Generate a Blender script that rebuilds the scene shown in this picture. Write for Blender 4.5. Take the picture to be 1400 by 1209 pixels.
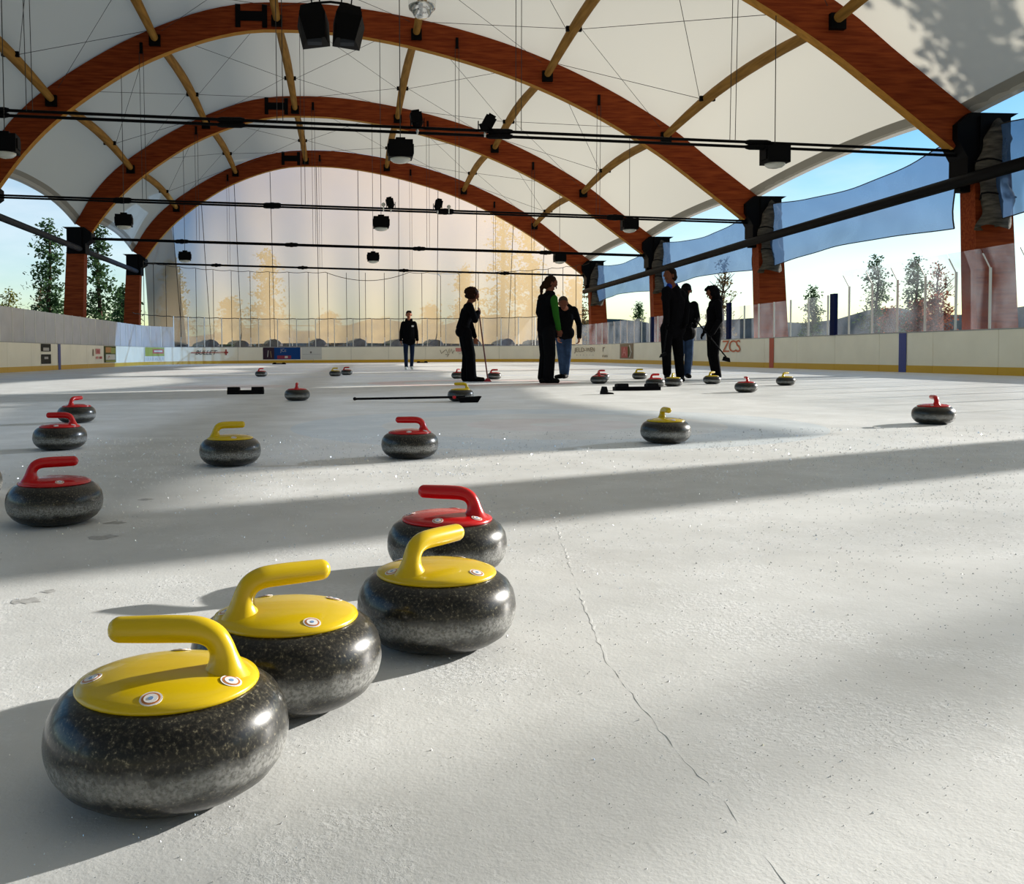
import bpy, math, random
import numpy as np
from mathutils import Vector, Matrix
PI = math.pi
sc = bpy.context.scene
for o in list(bpy.data.objects):
    bpy.data.objects.remove(o)
col = sc.collection

# ------------------------------------------------------------------ camera
F_PX, CX, CY, YAW, PITCH, ROLL, CAM_H = 1298.73, 596.59, 533.68, .0953, .0385, .0057, .507
def cam_dir(u, v):
    cr, sr, cp, sp, c, s = math.cos(ROLL), math.sin(ROLL), math.cos(PITCH), math.sin(PITCH), math.cos(YAW), math.sin(YAW)
    a, b = u*cr+v*sr, -u*sr+v*cr
    y, z = cp+b*sp, -sp+b*cp
    return Vector((a*c+y*s, -a*s+y*c, z))
fw = cam_dir(0, 0); rt = cam_dir(1, 0)-fw; up = cam_dir(0, 1)-fw
cd = bpy.data.cameras.new('camera'); cam = bpy.data.objects.new('camera', cd); col.objects.link(cam)
M = Matrix((rt, up, -fw)).transposed().to_4x4(); M.translation = (0, 0, CAM_H); cam.matrix_world = M
cd.sensor_fit = 'HORIZONTAL'; cd.sensor_width = 36; cd.lens = F_PX/1400*36
cd.shift_x = (700-CX)/1400; cd.shift_y = (CY-604.5)/1400
cd.clip_start = .05; cd.clip_end = 2000
sc.camera = cam

# ------------------------------------------------------------------ light
SUN_AZ, SUN_EL = math.radians(23.2), math.radians(15.2)      # azimuth from +X towards +Y
sun_dir = Vector((math.cos(SUN_AZ)*math.cos(SUN_EL), math.sin(SUN_AZ)*math.cos(SUN_EL), math.sin(SUN_EL)))
sl = bpy.data.lights.new('sun', 'SUN'); sl.energy = 10.0; sl.angle = math.radians(.6); sl.color = (1, .96, .89)
so = bpy.data.objects.new('sun', sl); col.objects.link(so)
so.rotation_euler = sun_dir.to_track_quat('Z', 'Y').to_euler(); so.location = (40, 20, 30)
w = bpy.data.worlds.new('world'); sc.world = w; w.use_nodes = True
wn, wl = w.node_tree.nodes, w.node_tree.links
bg = wn['Background']
tc = wn.new('ShaderNodeTexCoord')
sky = wn.new('ShaderNodeTexSky'); sky.sky_type = 'NISHITA'; sky.sun_disc = False
sky.sun_elevation = SUN_EL; sky.sun_rotation = PI/2-SUN_AZ; sky.altitude = 1200; sky.air_density = 1.0; sky.dust_density = .6; sky.ozone_density = 1.0
mp = wn.new('ShaderNodeMapping'); mp.inputs['Scale'].default_value = (1, 1, 3.2)
nz = wn.new('ShaderNodeTexNoise'); nz.inputs['Scale'].default_value = 2.1; nz.inputs['Detail'].default_value = 6; nz.inputs['Roughness'].default_value = .55
rp = wn.new('ShaderNodeValToRGB'); rp.color_ramp.elements[0].position = .40; rp.color_ramp.elements[1].position = .68
rp.color_ramp.elements[0].color = (.0, .0, .0, 1); rp.color_ramp.elements[1].color = (.6, .6, .6, 1)
mx = wn.new('ShaderNodeMix'); mx.data_type = 'RGBA'; mx.inputs['B'].default_value = (6.6, 6.9, 7.2, 1)
wl.new(tc.outputs['Generated'], mp.inputs['Vector']); wl.new(mp.outputs['Vector'], nz.inputs['Vector'])
wl.new(nz.outputs['Fac'], rp.inputs['Fac']); wl.new(rp.outputs['Color'], mx.inputs['Factor'])
hs = wn.new('ShaderNodeHueSaturation'); hs.inputs['Saturation'].default_value = 1.6
wl.new(sky.outputs['Color'], hs.inputs['Color']); wl.new(hs.outputs['Color'], mx.inputs['A']); wl.new(mx.outputs['Result'], bg.inputs['Color'])
bg.inputs['Strength'].default_value = .168
sc.view_settings.view_transform = 'Standard'; sc.view_settings.look = 'None'
sc.view_settings.gamma = 1; sc.view_settings.use_curve_mapping = False
sc.view_settings.exposure = 0.0

# ------------------------------------------------------------------ materials
def newmat(name):
    m = bpy.data.materials.new(name); m.use_nodes = True
    return m, m.node_tree.nodes, m.node_tree.links
def P(name, c, rough=.5, metal=0, spec=.5, coat=0, var=0, scale=8, stretch=(1, 1, 1), bump=0, bscale=None, c2=None, trans=0, alpha=1):
    m, n, l = newmat(name); b = n['Principled BSDF']
    b.inputs['Base Color'].default_value = (*c, 1); b.inputs['Roughness'].default_value = rough
    b.inputs['Metallic'].default_value = metal; b.inputs['Specular IOR Level'].default_value = spec
    b.inputs['Coat Weight'].default_value = coat; b.inputs['Alpha'].default_value = alpha
    if var or bump or c2:
        t = n.new('ShaderNodeTexCoord'); mpn = n.new('ShaderNodeMapping'); mpn.inputs['Scale'].default_value = stretch
        l.new(t.outputs['Object'], mpn.inputs['Vector'])
        nzn = n.new('ShaderNodeTexNoise'); nzn.inputs['Scale'].default_value = scale; nzn.inputs['Detail'].default_value = 5
        l.new(mpn.outputs['Vector'], nzn.inputs['Vector'])
        if var or c2:
            r = n.new('ShaderNodeValToRGB'); r.color_ramp.elements[0].position = .3; r.color_ramp.elements[1].position = .7
            a = c2 if c2 else tuple(x*(1-var) for x in c); z = c if c2 else tuple(min(1, x*(1+var)) for x in c)
            r.color_ramp.elements[0].color = (*a, 1); r.color_ramp.elements[1].color = (*z, 1)
            l.new(nzn.outputs['Fac'], r.inputs['Fac']); l.new(r.outputs['Color'], b.inputs['Base Color'])
        if bump:
            bp = n.new('ShaderNodeBump'); bp.inputs['Strength'].default_value = bump; bp.inputs['Distance'].default_value = .02
            l.new(nzn.outputs['Fac'], bp.inputs['Height']); l.new(bp.outputs['Normal'], b.inputs['Normal'])
    return m
def thin(name, dif, tcol, trn, gloss=0, dmix=.5, var=0, vscale=1.5, tint=(1, 1, 1)):
    """thin sheet: diffuse + translucent scatter, with fraction trn of light passing straight through"""
    m, n, l = newmat(name); n.remove(n['Principled BSDF']); out = n['Material Output']
    d = n.new('ShaderNodeBsdfDiffuse'); d.inputs['Color'].default_value = (*dif, 1)
    t = n.new('ShaderNodeBsdfTranslucent'); t.inputs['Color'].default_value = (*tcol, 1)
    a = n.new('ShaderNodeMixShader'); a.inputs[0].default_value = dmix
    l.new(d.outputs[0], a.inputs[1]); l.new(t.outputs[0], a.inputs[2]); last = a
    if gloss:
        g = n.new('ShaderNodeBsdfGlossy'); g.inputs['Roughness'].default_value = .08
        q = n.new('ShaderNodeMixShader'); q.inputs[0].default_value = gloss
        l.new(last.outputs[0], q.inputs[1]); l.new(g.outputs[0], q.inputs[2]); last = q
    if trn:
        tr = n.new('ShaderNodeBsdfTransparent'); tr.inputs['Color'].default_value = (*tint, 1); q = n.new('ShaderNodeMixShader'); q.inputs[0].default_value = trn
        l.new(last.outputs[0], q.inputs[1]); l.new(tr.outputs[0], q.inputs[2]); last = q
        if var:
            tcn = n.new('ShaderNodeTexCoord'); nzn = n.new('ShaderNodeTexNoise'); nzn.inputs['Scale'].default_value = vscale; nzn.inputs['Detail'].default_value = 5
            mr = n.new('ShaderNodeMapRange'); mr.inputs['To Min'].default_value = trn-var; mr.inputs['To Max'].default_value = trn+var
            mr.inputs['From Min'].default_value = .3; mr.inputs['From Max'].default_value = .7
            l.new(tcn.outputs['Object'], nzn.inputs['Vector']); l.new(nzn.outputs['Fac'], mr.inputs['Value']); l.new(mr.outputs[0], q.inputs[0])
    l.new(last.outputs[0], out.inputs['Surface'])
    return m

def ice_material():
    m, n, l = newmat('ice'); b = n['Principled BSDF']
    t = n.new('ShaderNodeTexCoord')
    def noise(s, d=6, rough=.6, vec=None):
        q = n.new('ShaderNodeTexNoise'); q.inputs['Scale'].default_value = s; q.inputs['Detail'].default_value = d; q.inputs['Roughness'].default_value = rough
        l.new(vec or t.outputs['Object'], q.inputs['Vector']); return q
    def ramp(src, p0, c0, p1, c1):
        r = n.new('ShaderNodeValToRGB'); r.color_ramp.elements[0].position = p0; r.color_ramp.elements[1].position = p1
        r.color_ramp.elements[0].color = (*c0, 1); r.color_ramp.elements[1].color = (*c1, 1); l.new(src, r.inputs['Fac']); return r
    def mixc(fac, a, bcol):
        q = n.new('ShaderNodeMix'); q.data_type = 'RGBA'
        l.new(a, q.inputs['A']); q.inputs['B'].default_value = (*bcol, 1)
        if hasattr(fac, 'node'): l.new(fac, q.inputs['Factor'])
        else: q.inputs['Factor'].default_value = fac
        return q.outputs['Result']
    def math_(op, a, bb):
        q = n.new('ShaderNodeMath'); q.operation = op
        for i, x in enumerate((a, bb)):
            if hasattr(x, 'node'): l.new(x, q.inputs[i])
            else: q.inputs[i].default_value = x
        return q.outputs[0]
    base = ramp(noise(2.6).outputs['Fac'], .3, (.57, .575, .56), .7, (.70, .71, .70)).outputs['Color']
    fine = ramp(noise(60, 4, .7).outputs['Fac'], .62, (0, 0, 0), .75, (1, 1, 1)).outputs['Color']
    base = mixc(math_('MULTIPLY', fine, .25), base, (.88, .89, .90))
    # house rings and lines painted under the ice
    def ring(cx, cy, r0, r1, colr, strength):
        nonlocal base
        v = n.new('ShaderNodeVectorMath'); v.operation = 'DISTANCE'; l.new(t.outputs['Object'], v.inputs[0]); v.inputs[1].default_value = (cx, cy, 0)
        d = v.outputs['Value']
        base = mixc(math_('MULTIPLY', math_('MULTIPLY', math_('GREATER_THAN', d, r0), math_('LESS_THAN', d, r1)), strength), base, colr)
    ring(1.45, 6.62, 1.2, 1.83, (.40, .55, .68), .30); ring(1.45, 6.62, .15, .6, (.75, .45, .45), .15)
    ring(2.2, 16.4, 1.2, 1.83, (.72, .35, .33), .40); ring(2.2, 16.4, .2, .6, (.35, .5, .7), .3); ring(-1.9, 15.4, .1, 1.0, (.72, .40, .36), .25)
    sx = n.new('ShaderNodeSeparateXYZ'); l.new(t.outputs['Object'], sx.inputs[0])
    def line(y, wd, colr, s):
        nonlocal base
        base = mixc(math_('MULTIPLY', math_('LESS_THAN', math_('ABSOLUTE', math_('SUBTRACT', sx.outputs['Y'], y), 0), wd), s), base, colr)
    line(28.75, .15, (.72, .2, .18), .45); line(21.6, .15, (.25, .35, .7), .4); line(35.7, .15, (.25, .35, .7), .4)
    # dark scuffs
    scf = noise(1.7, 8, .75); scm = ramp(scf.outputs['Fac'], .66, (0, 0, 0), .74, (1, 1, 1)).outputs['Color']
    base = mixc(math_('MULTIPLY', scm, .22), base, (.42, .42, .41))
    fr = noise(1.9, 7, .7); frm = ramp(fr.outputs['Fac'], .50, (0, 0, 0), .60, (1, 1, 1)).outputs['Color']
    fg = noise(95, 4, .75); fgm = ramp(fg.outputs['Fac'], .42, (0, 0, 0), .58, (1, 1, 1)).outputs['Color']
    frost = math_('MULTIPLY', frm, fgm)
    base = mixc(math_('MULTIPLY', frost, .45), base, (.92, .93, .94))
    l.new(base, b.inputs['Base Color'])
    b.inputs['Specular IOR Level'].default_value = .8; b.inputs['IOR'].default_value = 1.31
    rr = ramp(noise(1.1, 4).outputs['Fac'], .3, (.42,)*3, .7, (.56,)*3); l.new(rr.outputs['Color'], b.inputs['Roughness'])
    h1 = noise(26, 6, .65).outputs['Fac']; h2 = noise(170, 3, .6).outputs['Fac']; h3 = noise(5, 3).outputs['Fac']
    hh = math_('ADD', math_('ADD', math_('MULTIPLY', h1, .5), math_('MULTIPLY', h2, .28)), math_('MULTIPLY', h3, .5))
    hh = math_('ADD', hh, math_('MULTIPLY', frost, .30))
    bp = n.new('ShaderNodeBump'); bp.inputs['Strength'].default_value = .30; bp.inputs['Distance'].default_value = .006
    l.new(hh, bp.inputs['Height']); l.new(bp.outputs['Normal'], b.inputs['Normal'])
    return m

def granite_material():
    m, n, l = newmat('granite'); b = n['Principled BSDF']
    t = n.new('ShaderNodeTexCoord')
    v = n.new('ShaderNodeTexNoise'); v.inputs['Scale'].default_value = 210; v.inputs['Detail'].default_value = 3; v.inputs['Roughness'].default_value = .7
    l.new(t.outputs['Object'], v.inputs['Vector'])
    r = n.new('ShaderNodeValToRGB'); e = r.color_ramp.elements
    e[0].position = .46; e[0].color = (.005, .005, .0045, 1); e[1].position = .61; e[1].color = (.040, .036, .025, 1)
    q = e.new(.71); q.color = (.24, .21, .14, 1)
    l.new(v.outputs['Fac'], r.inputs['Fac']); l.new(r.outputs['Color'], b.inputs['Base Color'])
    b.inputs['Roughness'].default_value = .30; b.inputs['Coat Weight'].default_value = .25; b.inputs['Coat Roughness'].default_value = .10
    b.inputs['Specular IOR Level'].default_value = .3
    return m

def band_material():
    m, n, l = newmat('frosted_band'); b = n['Principled BSDF']; b.inputs['Base Color'].default_value = (.34, .34, .325, 1); b.inputs['Roughness'].default_value = .5; b.inputs['Specular IOR Level'].default_value = .4
    t = n.new('ShaderNodeTexCoord'); x = n.new('ShaderNodeSeparateXYZ'); l.new(t.outputs['Object'], x.inputs[0])
    q = n.new('ShaderNodeTexNoise'); q.inputs['Scale'].default_value = 40; q.inputs['Detail'].default_value = 5; l.new(t.outputs['Object'], q.inputs['Vector'])
    a = n.new('ShaderNodeMath'); a.operation = 'MULTIPLY_ADD'; a.inputs[1].default_value = .022; l.new(q.outputs['Fac'], a.inputs[0]); l.new(x.outputs['Z'], a.inputs[2])
    r = n.new('ShaderNodeValToRGB'); e = r.color_ramp.elements; mr = n.new('ShaderNodeMapRange'); mr.inputs['From Min'].default_value = .040; mr.inputs['From Max'].default_value = .090
    e[0].position = .05; e[0].color = (0, 0, 0, 1); e[1].position = .35; e[1].color = (.85, .85, .85, 1); e.new(.60).color = (.8, .8, .8, 1); e.new(.92).color = (0, 0, 0, 1)
    l.new(a.outputs[0], mr.inputs['Value']); l.new(mr.outputs[0], r.inputs['Fac'])
    f = n.new('ShaderNodeTexNoise'); f.inputs['Scale'].default_value = 220; l.new(t.outputs['Object'], f.inputs['Vector'])
    k = n.new('ShaderNodeMapRange'); k.inputs['From Min'].default_value = .35; k.inputs['From Max'].default_value = .65; k.inputs['To Min'].default_value = .45; l.new(f.outputs['Fac'], k.inputs['Value'])
    z = n.new('ShaderNodeMath'); z.operation = 'MULTIPLY'; l.new(r.outputs['Color'], z.inputs[0]); l.new(k.outputs[0], z.inputs[1]); l.new(z.outputs[0], b.inputs['Alpha'])
    return m
def wood_material(name, c, c2, st):
    m = P(name, c, .55, scale=3.0, stretch=st, c2=c2, bump=.1)
    return m

mats = dict(
    ice=ice_material(), granite=granite_material(),
    band=band_material(),
    yellow=P('yellow_plastic', (.60, .42, .003), .25, coat=.2, spec=.35),
    red=P('red_plastic', (.50, .006, .008), .24, coat=.2, spec=.3),
    sticker=P('sticker_white', (.75, .75, .76), .4), sticker_ring=P('sticker_ring', (.45, .16, .04), .4), sticker_blue=P('sticker_blue', (.15, .28, .5), .4),
    crystal=thin('ice_crystal', (.92, .93, .95), (.92, .93, .95), 0, gloss=.5, dmix=.5), scuff=P('scuff', (.30, .30, .29), .7, c2=(.5, .5, .49), scale=60),
    board=P('board_white', (.88, .83, .68), .38, var=.05, scale=1.2), kick=P('kick_yellow', (.62, .36, .01), .4),
    blue=P('line_blue', (.01, .03, .22), .4), redline=P('line_red', (.45, .05, .01), .4), navy=P('navy_pad', (.008, .014, .06), .6),
    rail=P('board_cap', (.32, .31, .29), .4), seam=P('seam_dark', (.12, .11, .1), .6),
    glass=thin('rink_glass', (.40, .42, .46), (.45, .48, .53), .90, gloss=.12, dmix=.5, var=.07, vscale=1.3),
    milky=thin('milky_glass', (.80, .77, .77), (.60, .58, .58), .16, gloss=.08, dmix=.4, var=.08, vscale=1.1),  # milky: mostly diffuse grey sheet with little see-through
    post=P('post_aluminium', (.72, .71, .66), .35, metal=.2),
    glulam=wood_material('glulam', (.27, .056, .015), (.14, .022, .007), (.5, 6, 6)),
    glulam_edge=P('glulam_lit_underside', (.42, .20, .035), .55, var=.2, scale=2, stretch=(.5, 4, 4)),  # yellower than the sides: light on the bottom face put into the colour
    purlin=P('purlin_wood', (.36, .19, .045), .55, c2=(.20, .10, .022), scale=2, stretch=(6, .5, 6)),
    steel=P('black_steel', (.004, .004, .0045), .5), steel2=P('grey_steel', (.03, .034, .042), .5),
    wire=P('wire', (.06, .055, .05), .5), rope=P('rope', (.05, .04, .03), .8),
    roof=thin('roof_fabric', (.90, .88, .80), (.345, .326, .275), 0, dmix=.58),
    hem=thin('roof_hem', (.50, .48, .42), (.20, .19, .17), 0, dmix=.5),
    curtain=thin('end_curtain', (.66, .50, .29), (.64, .47, .26), .30, dmix=.7, var=.02, vscale=.4, tint=(.28, .55, 1)),
    curtain2=thin('curtain_fold', (.50, .42, .30), (.50, .41, .27), .18, dmix=.5),
    mesh=thin('shade_mesh', (.05, .085, .15), (.07, .13, .24), .36, dmix=.5, var=.06, vscale=1.0, tint=(.46, .56, .72)),
    tarp=P('grey_tarp', (.12, .105, .085), .8, c2=(.03, .028, .024), scale=3, stretch=(1, 1, 5), bump=.6),
    lamp_box=P('lamp_black', (.004, .004, .0045), .5), lens=P('lamp_lens', (.55, .56, .5), .15, coat=.5, alpha=.85), chrome=P('lamp_chrome', (.7, .7, .68), .18, metal=.9),
    ground=P('ground', (.20, .18, .13), .95, c2=(.13, .13, .07), scale=.15), hill=P('hill', (.07, .095, .10), 1, c2=(.035, .055, .055), scale=.35),
    concrete=P('concrete', (.20, .19, .17), .9, var=.2, scale=2), mound=P('mound', (.07, .065, .065), .9, var=.3, scale=6),
    bark=P('bark', (.06, .035, .025), .9, var=.3, scale=5),
    rubber=P('black_rubber', (.006, .006, .007), .6), pole=P('black_pole', (.008, .008, .009), .35), broom_red=P('broom_red', (.32, .012, .02), .7), reddot=P('red_dot', (.7, .01, .02), .4),
    pole_red=P('pole_red', (.14, .02, .012), .4),
    skin=P('skin', (.30, .12, .07), .55), skin_dark=P('skin_shaded', (.13, .048, .028), .55), black=P('black_cloth', (.0035, .0035, .0045), .9), charcoal=P('charcoal_cloth', (.005, .005, .006), .9),  # skin_dark: backlit shade put into the skin colour; also eyes and mouths
    jeans=P('jeans', (.028, .05, .10), .85, var=.3, scale=10), jeans2=P('dark_jeans', (.012, .02, .045), .85), green=P('green_sleeve', (.02, .10, .012), .8), bluecollar=P('blue_collar', (.01, .03, .22), .8),
    shoe_w=P('white_shoe', (.65, .66, .6), .6), shoe_b=P('black_shoe', (.006, .006, .006), .6), rust=P('rust_cloth', (.16, .03, .012), .8),
    hair_b=P('brown_hair', (.020, .008, .004), .6), hair_d=P('dark_hair', (.010, .006, .004), .6), hair_g=P('grey_brown_hair', (.045, .032, .024), .6),
    ad_black=P('ad_black', (.03, .028, .022), .5), ad_grey=P('ad_grey', (.42, .40, .37), .5), ad_red=P('ad_red', (.42, .05, .035), .5), ad_pink=P('ad_pink', (.60, .22, .20), .5),
    ad_green=P('ad_green', (.30, .33, .02), .5), ad_dgreen=P('ad_dark_green', (.06, .075, .015), .5), ad_orange=P('ad_orange', (.50, .22, .02), .5), ad_blue=P('ad_blue', (.012, .06, .22), .5), ad_dark=P('ad_dark', (.05, .03, .045), .5),
    ad_white=P('ad_white', (.62, .61, .56), .5), ad_brown=P('ad_brown', (.22, .15, .08), .5), ad_wine=P('ad_wine', (.28, .02, .05), .5), zcs=P('ad_zcs', (.55, .10, .02), .5),
)
for k_ in ('steel', 'steel2', 'rubber', 'pole', 'black', 'charcoal', 'shoe_b', 'lamp_box', 'jeans', 'jeans2', 'green', 'hair_b', 'hair_d', 'hair_g', 'tarp', 'rope', 'wire', 'navy', 'ad_black', 'ad_blue', 'ad_dark', 'ad_dgreen', 'glulam', 'purlin', 'glulam_edge', 'skin', 'skin_dark', 'bark', 'concrete', 'mound', 'ground', 'hill', 'rust', 'bluecollar'):
    mats[k_].node_tree.nodes['Principled BSDF'].inputs['Specular IOR Level'].default_value = .04
def leafmat(name, c, tr=.35):
    m, n, l = newmat(name); n.remove(n['Principled BSDF'])
    d = n.new('ShaderNodeBsdfDiffuse'); t = n.new('ShaderNodeBsdfTranslucent'); q = n.new('ShaderNodeMixShader'); q.inputs[0].default_value = tr
    g = n.new('ShaderNodeNewGeometry'); r = n.new('ShaderNodeValToRGB')
    r.color_ramp.elements[0].color = (*[x*.55 for x in c], 1); r.color_ramp.elements[1].color = (*[min(1, x*1.5) for x in c], 1)
    l.new(g.outputs['Random Per Island'], r.inputs['Fac'])
    l.new(r.outputs['Color'], d.inputs['Color']); l.new(r.outputs['Color'], t.inputs['Color'])
    l.new(d.outputs[0], q.inputs[1]); l.new(t.outputs[0], q.inputs[2]); l.new(q.outputs[0], n['Material Output'].inputs['Surface'])
    return m
mats.update(pine=leafmat('pine_needles', (.045, .085, .035)), olive=leafmat('olive_leaves', (.16, .16, .03)), rust_leaf=leafmat('rust_leaves', (.22, .07, .035)), brown_leaf=leafmat('brown_leaves', (.16, .11, .05)))

# ------------------------------------------------------------------ mesh helpers
class MB:
    def __init__(s): s.v = []; s.f = []; s.m = []
    def add(s, vs, fs, mi=0):
        b = len(s.v); s.v += [tuple(x) for x in vs]; s.f += [tuple(b+i for i in f) for f in fs]; s.m += [mi]*len(fs); return s
    def box(s, c, d, rot=None, mi=0):
        x, y, z = d[0]/2, d[1]/2, d[2]/2
        vs = [Vector(p) for p in ((-x, -y, -z), (x, -y, -z), (x, y, -z), (-x, y, -z), (-x, -y, z), (x, -y, z), (x, y, z), (-x, y, z))]
        if rot is not None: vs = [rot @ p for p in vs]
        vs = [p+Vector(c) for p in vs]
        return s.add(vs, [(0, 3, 2, 1), (4, 5, 6, 7), (0, 1, 5, 4), (1, 2, 6, 5), (2, 3, 7, 6), (3, 0, 4, 7)], mi)
    def hexa(s, pts, mi=0):       # 8 points: bottom 4, top 4
        return s.add(pts, [(0, 3, 2, 1), (4, 5, 6, 7), (0, 1, 5, 4), (1, 2, 6, 5), (2, 3, 7, 6), (3, 0, 4, 7)], mi)
    def tube(s, pts, r, n=8, cap=True, mi=0, flat=None):
        pts = [Vector(p) for p in pts]; k = len(pts)
        rs = list(r) if hasattr(r, '__len__') else [r]*k
        b = len(s.v); prev = None
        for i, p in enumerate(pts):
            t = (pts[min(i+1, k-1)]-pts[max(i-1, 0)]).normalized()
            if prev is None:
                a = Vector((0, 0, 1)) if abs(t.z) < .9 else Vector((1, 0, 0)); x = t.cross(a).normalized()
            else:
                x = (prev-t*prev.dot(t)).normalized()
            prev = x; y = t.cross(x)
            for j in range(n):
                a = 2*PI*j/n; q = x*math.cos(a)+y*math.sin(a)*(flat or 1)
                s.v.append(tuple(p+q*rs[i]))
        for i in range(k-1):
            for j in range(n):
                s.f.append((b+i*n+j, b+i*n+(j+1) % n, b+(i+1)*n+(j+1) % n, b+(i+1)*n+j)); s.m.append(mi)
        if cap:
            s.f.append(tuple(b+j for j in reversed(range(n)))); s.m.append(mi)
            s.f.append(tuple(b+(k-1)*n+j for j in range(n))); s.m.append(mi)
        return s
    def lathe(s, prof, n=32, c=(0, 0, 0), mi=0):
        b = len(s.v); k = len(prof)
        for r, z in prof:
            for j in range(n):
                a = 2*PI*j/n; s.v.append((c[0]+r*math.cos(a), c[1]+r*math.sin(a), c[2]+z))
        for i in range(k-1):
            for j in range(n):
                s.f.append((b+i*n+j, b+i*n+(j+1) % n, b+(i+1)*n+(j+1) % n, b+(i+1)*n+j)); s.m.append(mi)
        s.f.append(tuple(b+j for j in reversed(range(n)))); s.m.append(mi)
        s.f.append(tuple(b+(k-1)*n+j for j in range(n))); s.m.append(mi)
        return s
    def ball(s, c, r, n=10, mi=0, sc_=(1, 1, 1)):
        prof = [(max(1e-4, r*math.sin(PI*i/n)), -r*math.cos(PI*i/n)) for i in range(n+1)]
        b = len(s.v); s.lathe(prof, n+4, (0, 0, 0), mi)
        for i in range(b, len(s.v)):
            v = s.v[i]; s.v[i] = (v[0]*sc_[0]+c[0], v[1]*sc_[1]+c[1], v[2]*sc_[2]+c[2])
        return s
    def grid(s, fn, nu, nv, mi=0):
        b = len(s.v)
        for i in range(nu+1):
            for j in range(nv+1): s.v.append(tuple(fn(i/nu, j/nv)))
        for i in range(nu):
            for j in range(nv):
                a = b+i*(nv+1)+j; s.f.append((a, a+1, a+nv+2, a+nv+1)); s.m.append(mi)
        return s
    def mesh(s, name, mat, smooth=False):
        me = bpy.data.meshes.new(name); me.from_pydata(s.v, [], s.f)
        for x in (mat if isinstance(mat, (list, tuple)) else [mat]): me.materials.append(mats[x])
        if any(s.m): me.polygons.foreach_set('material_index', s.m)
        if smooth:
            me.polygons.foreach_set('use_smooth', [True]*len(me.polygons))
            try: me.set_sharp_from_angle(angle=math.radians(smooth if smooth is not True else 40))
            except Exception: pass
        me.update(); return me
    def build(s, name, mat, parent=None, smooth=False, loc=None):
        return link(name, s.mesh(name, mat, smooth), parent, loc)
def link(name, me, parent=None, loc=None):
    o = bpy.data.objects.new(name, me); col.objects.link(o)
    if parent is not None: o.parent = parent
    if loc is not None: o.location = loc
    return o
def tag(o, label=None, cat=None, group=None, kind=None):
    if label: o['label'] = label
    if cat: o['category'] = cat
    if group: o['group'] = group
    if kind: o['kind'] = kind
    return o
def thing(name, loc, label, cat, group=None, rz=0):
    o = bpy.data.objects.new(name, None); o.empty_display_size = .1; col.objects.link(o); o.location = loc; o.rotation_euler = (0, 0, rz)
    return tag(o, label, cat, group)
def struct(name, label=None):
    o = bpy.data.objects.new(name, None); o.empty_display_size = .1; col.objects.link(o); o['kind'] = 'structure'
    if label: o['label'] = label
    return o
def spline(knots, n):
    """Catmull-Rom through 2-D/3-D knots, n samples evenly in arc length"""
    k = np.array(knots, float); k = np.vstack([2*k[0]-k[1], k, 2*k[-1]-k[-2]]); out = []
    for i in range(1, len(k)-2):
        for t in np.linspace(0, 1, 16, endpoint=False):
            a, b, c, d = k[i-1], k[i], k[i+1], k[i+2]
            out.append(.5*((2*b)+(c-a)*t+(2*a-5*b+4*c-d)*t*t+(3*b-a-3*c+d)*t**3))
    out.append(k[-2]); out = np.array(out)
    L = np.concatenate([[0], np.cumsum(np.linalg.norm(np.diff(out, axis=0), axis=1))])
    q = np.linspace(0, L[-1], n)
    return np.stack([np.interp(q, L, out[:, i]) for i in range(out.shape[1])], 1)
ORD = ['nearest', 'second', 'third', 'fourth', 'fifth', 'sixth']

# ------------------------------------------------------------------ the rink: ice and boards
XL, XR, YE, RC, HB = -10.37, 13.29, 56.85, 7.75, .932
Y1 = YE-RC; LA = PI/2*RC; LE = XR-XL-2*RC
def path(s):
    """point and inward normal of the board line; s runs up the left side, round the far end and back down the right"""
    if s < Y1: return XL, s, 1, 0
    s -= Y1
    if s < LA:
        a = s/RC; return XL+RC-RC*math.cos(a), Y1+RC*math.sin(a), math.cos(a), -math.sin(a)
    s -= LA
    if s < LE: return XL+RC+s, YE, 0, -1
    s -= LE
    if s < LA:
        a = s/RC; return XR-RC+RC*math.sin(a), Y1+RC*math.cos(a), -math.sin(a), -math.cos(a)
    return XR, Y1-(s-LA), -1, 0
STOT = 2*Y1+2*LA+LE
def strip(mb, s0, s1, z0, z1, off0, off1, n=None, mi=0):
    """curved slab along the boards, from off0 to off1 inwards"""
    n = n or max(1, int(abs(s1-s0)/.5)) if (s1 > Y1 and s0 < STOT-Y1) else 1
    ring = []
    for i in range(n+1):
        x, y, nx, ny = path(s0+(s1-s0)*i/n)
        ring.append([(x+nx*off0, y+ny*off0, z0), (x+nx*off1, y+ny*off1, z0), (x+nx*off1, y+ny*off1, z1), (x+nx*off0, y+ny*off0, z1)])
    vs = [p for r in ring for p in r]; fs = [(0, 1, 2, 3)]
    for i in range(n):
        for j in range(4): fs.append((4*i+j, 4*i+4+j, 4*i+4+(j+1) % 4, 4*i+(j+1) % 4))
    fs.append((4*n+3, 4*n+2, 4*n+1, 4*n)); mb.add(vs, fs, mi); return mb
outline = [(XL-.2, -6)]+[path(s)[:2] for s in np.linspace(Y1, STOT-Y1, 60)]+[(XR+.2, -6)]
mb = MB(); k = len(outline)
mb.add([(x, y, 0) for x, y in outline]+[(x, y, -.06) for x, y in outline], [tuple(reversed(range(k)))]+[(i, (i+1) % k, k+(i+1) % k, k+i) for i in range(k)])
floor = tag(mb.build('floor', 'ice'), 'pale grey white ice sheet of the rink with sparkling pebbled surface', kind='structure')
rq = random.Random(11); rpts = []
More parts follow.
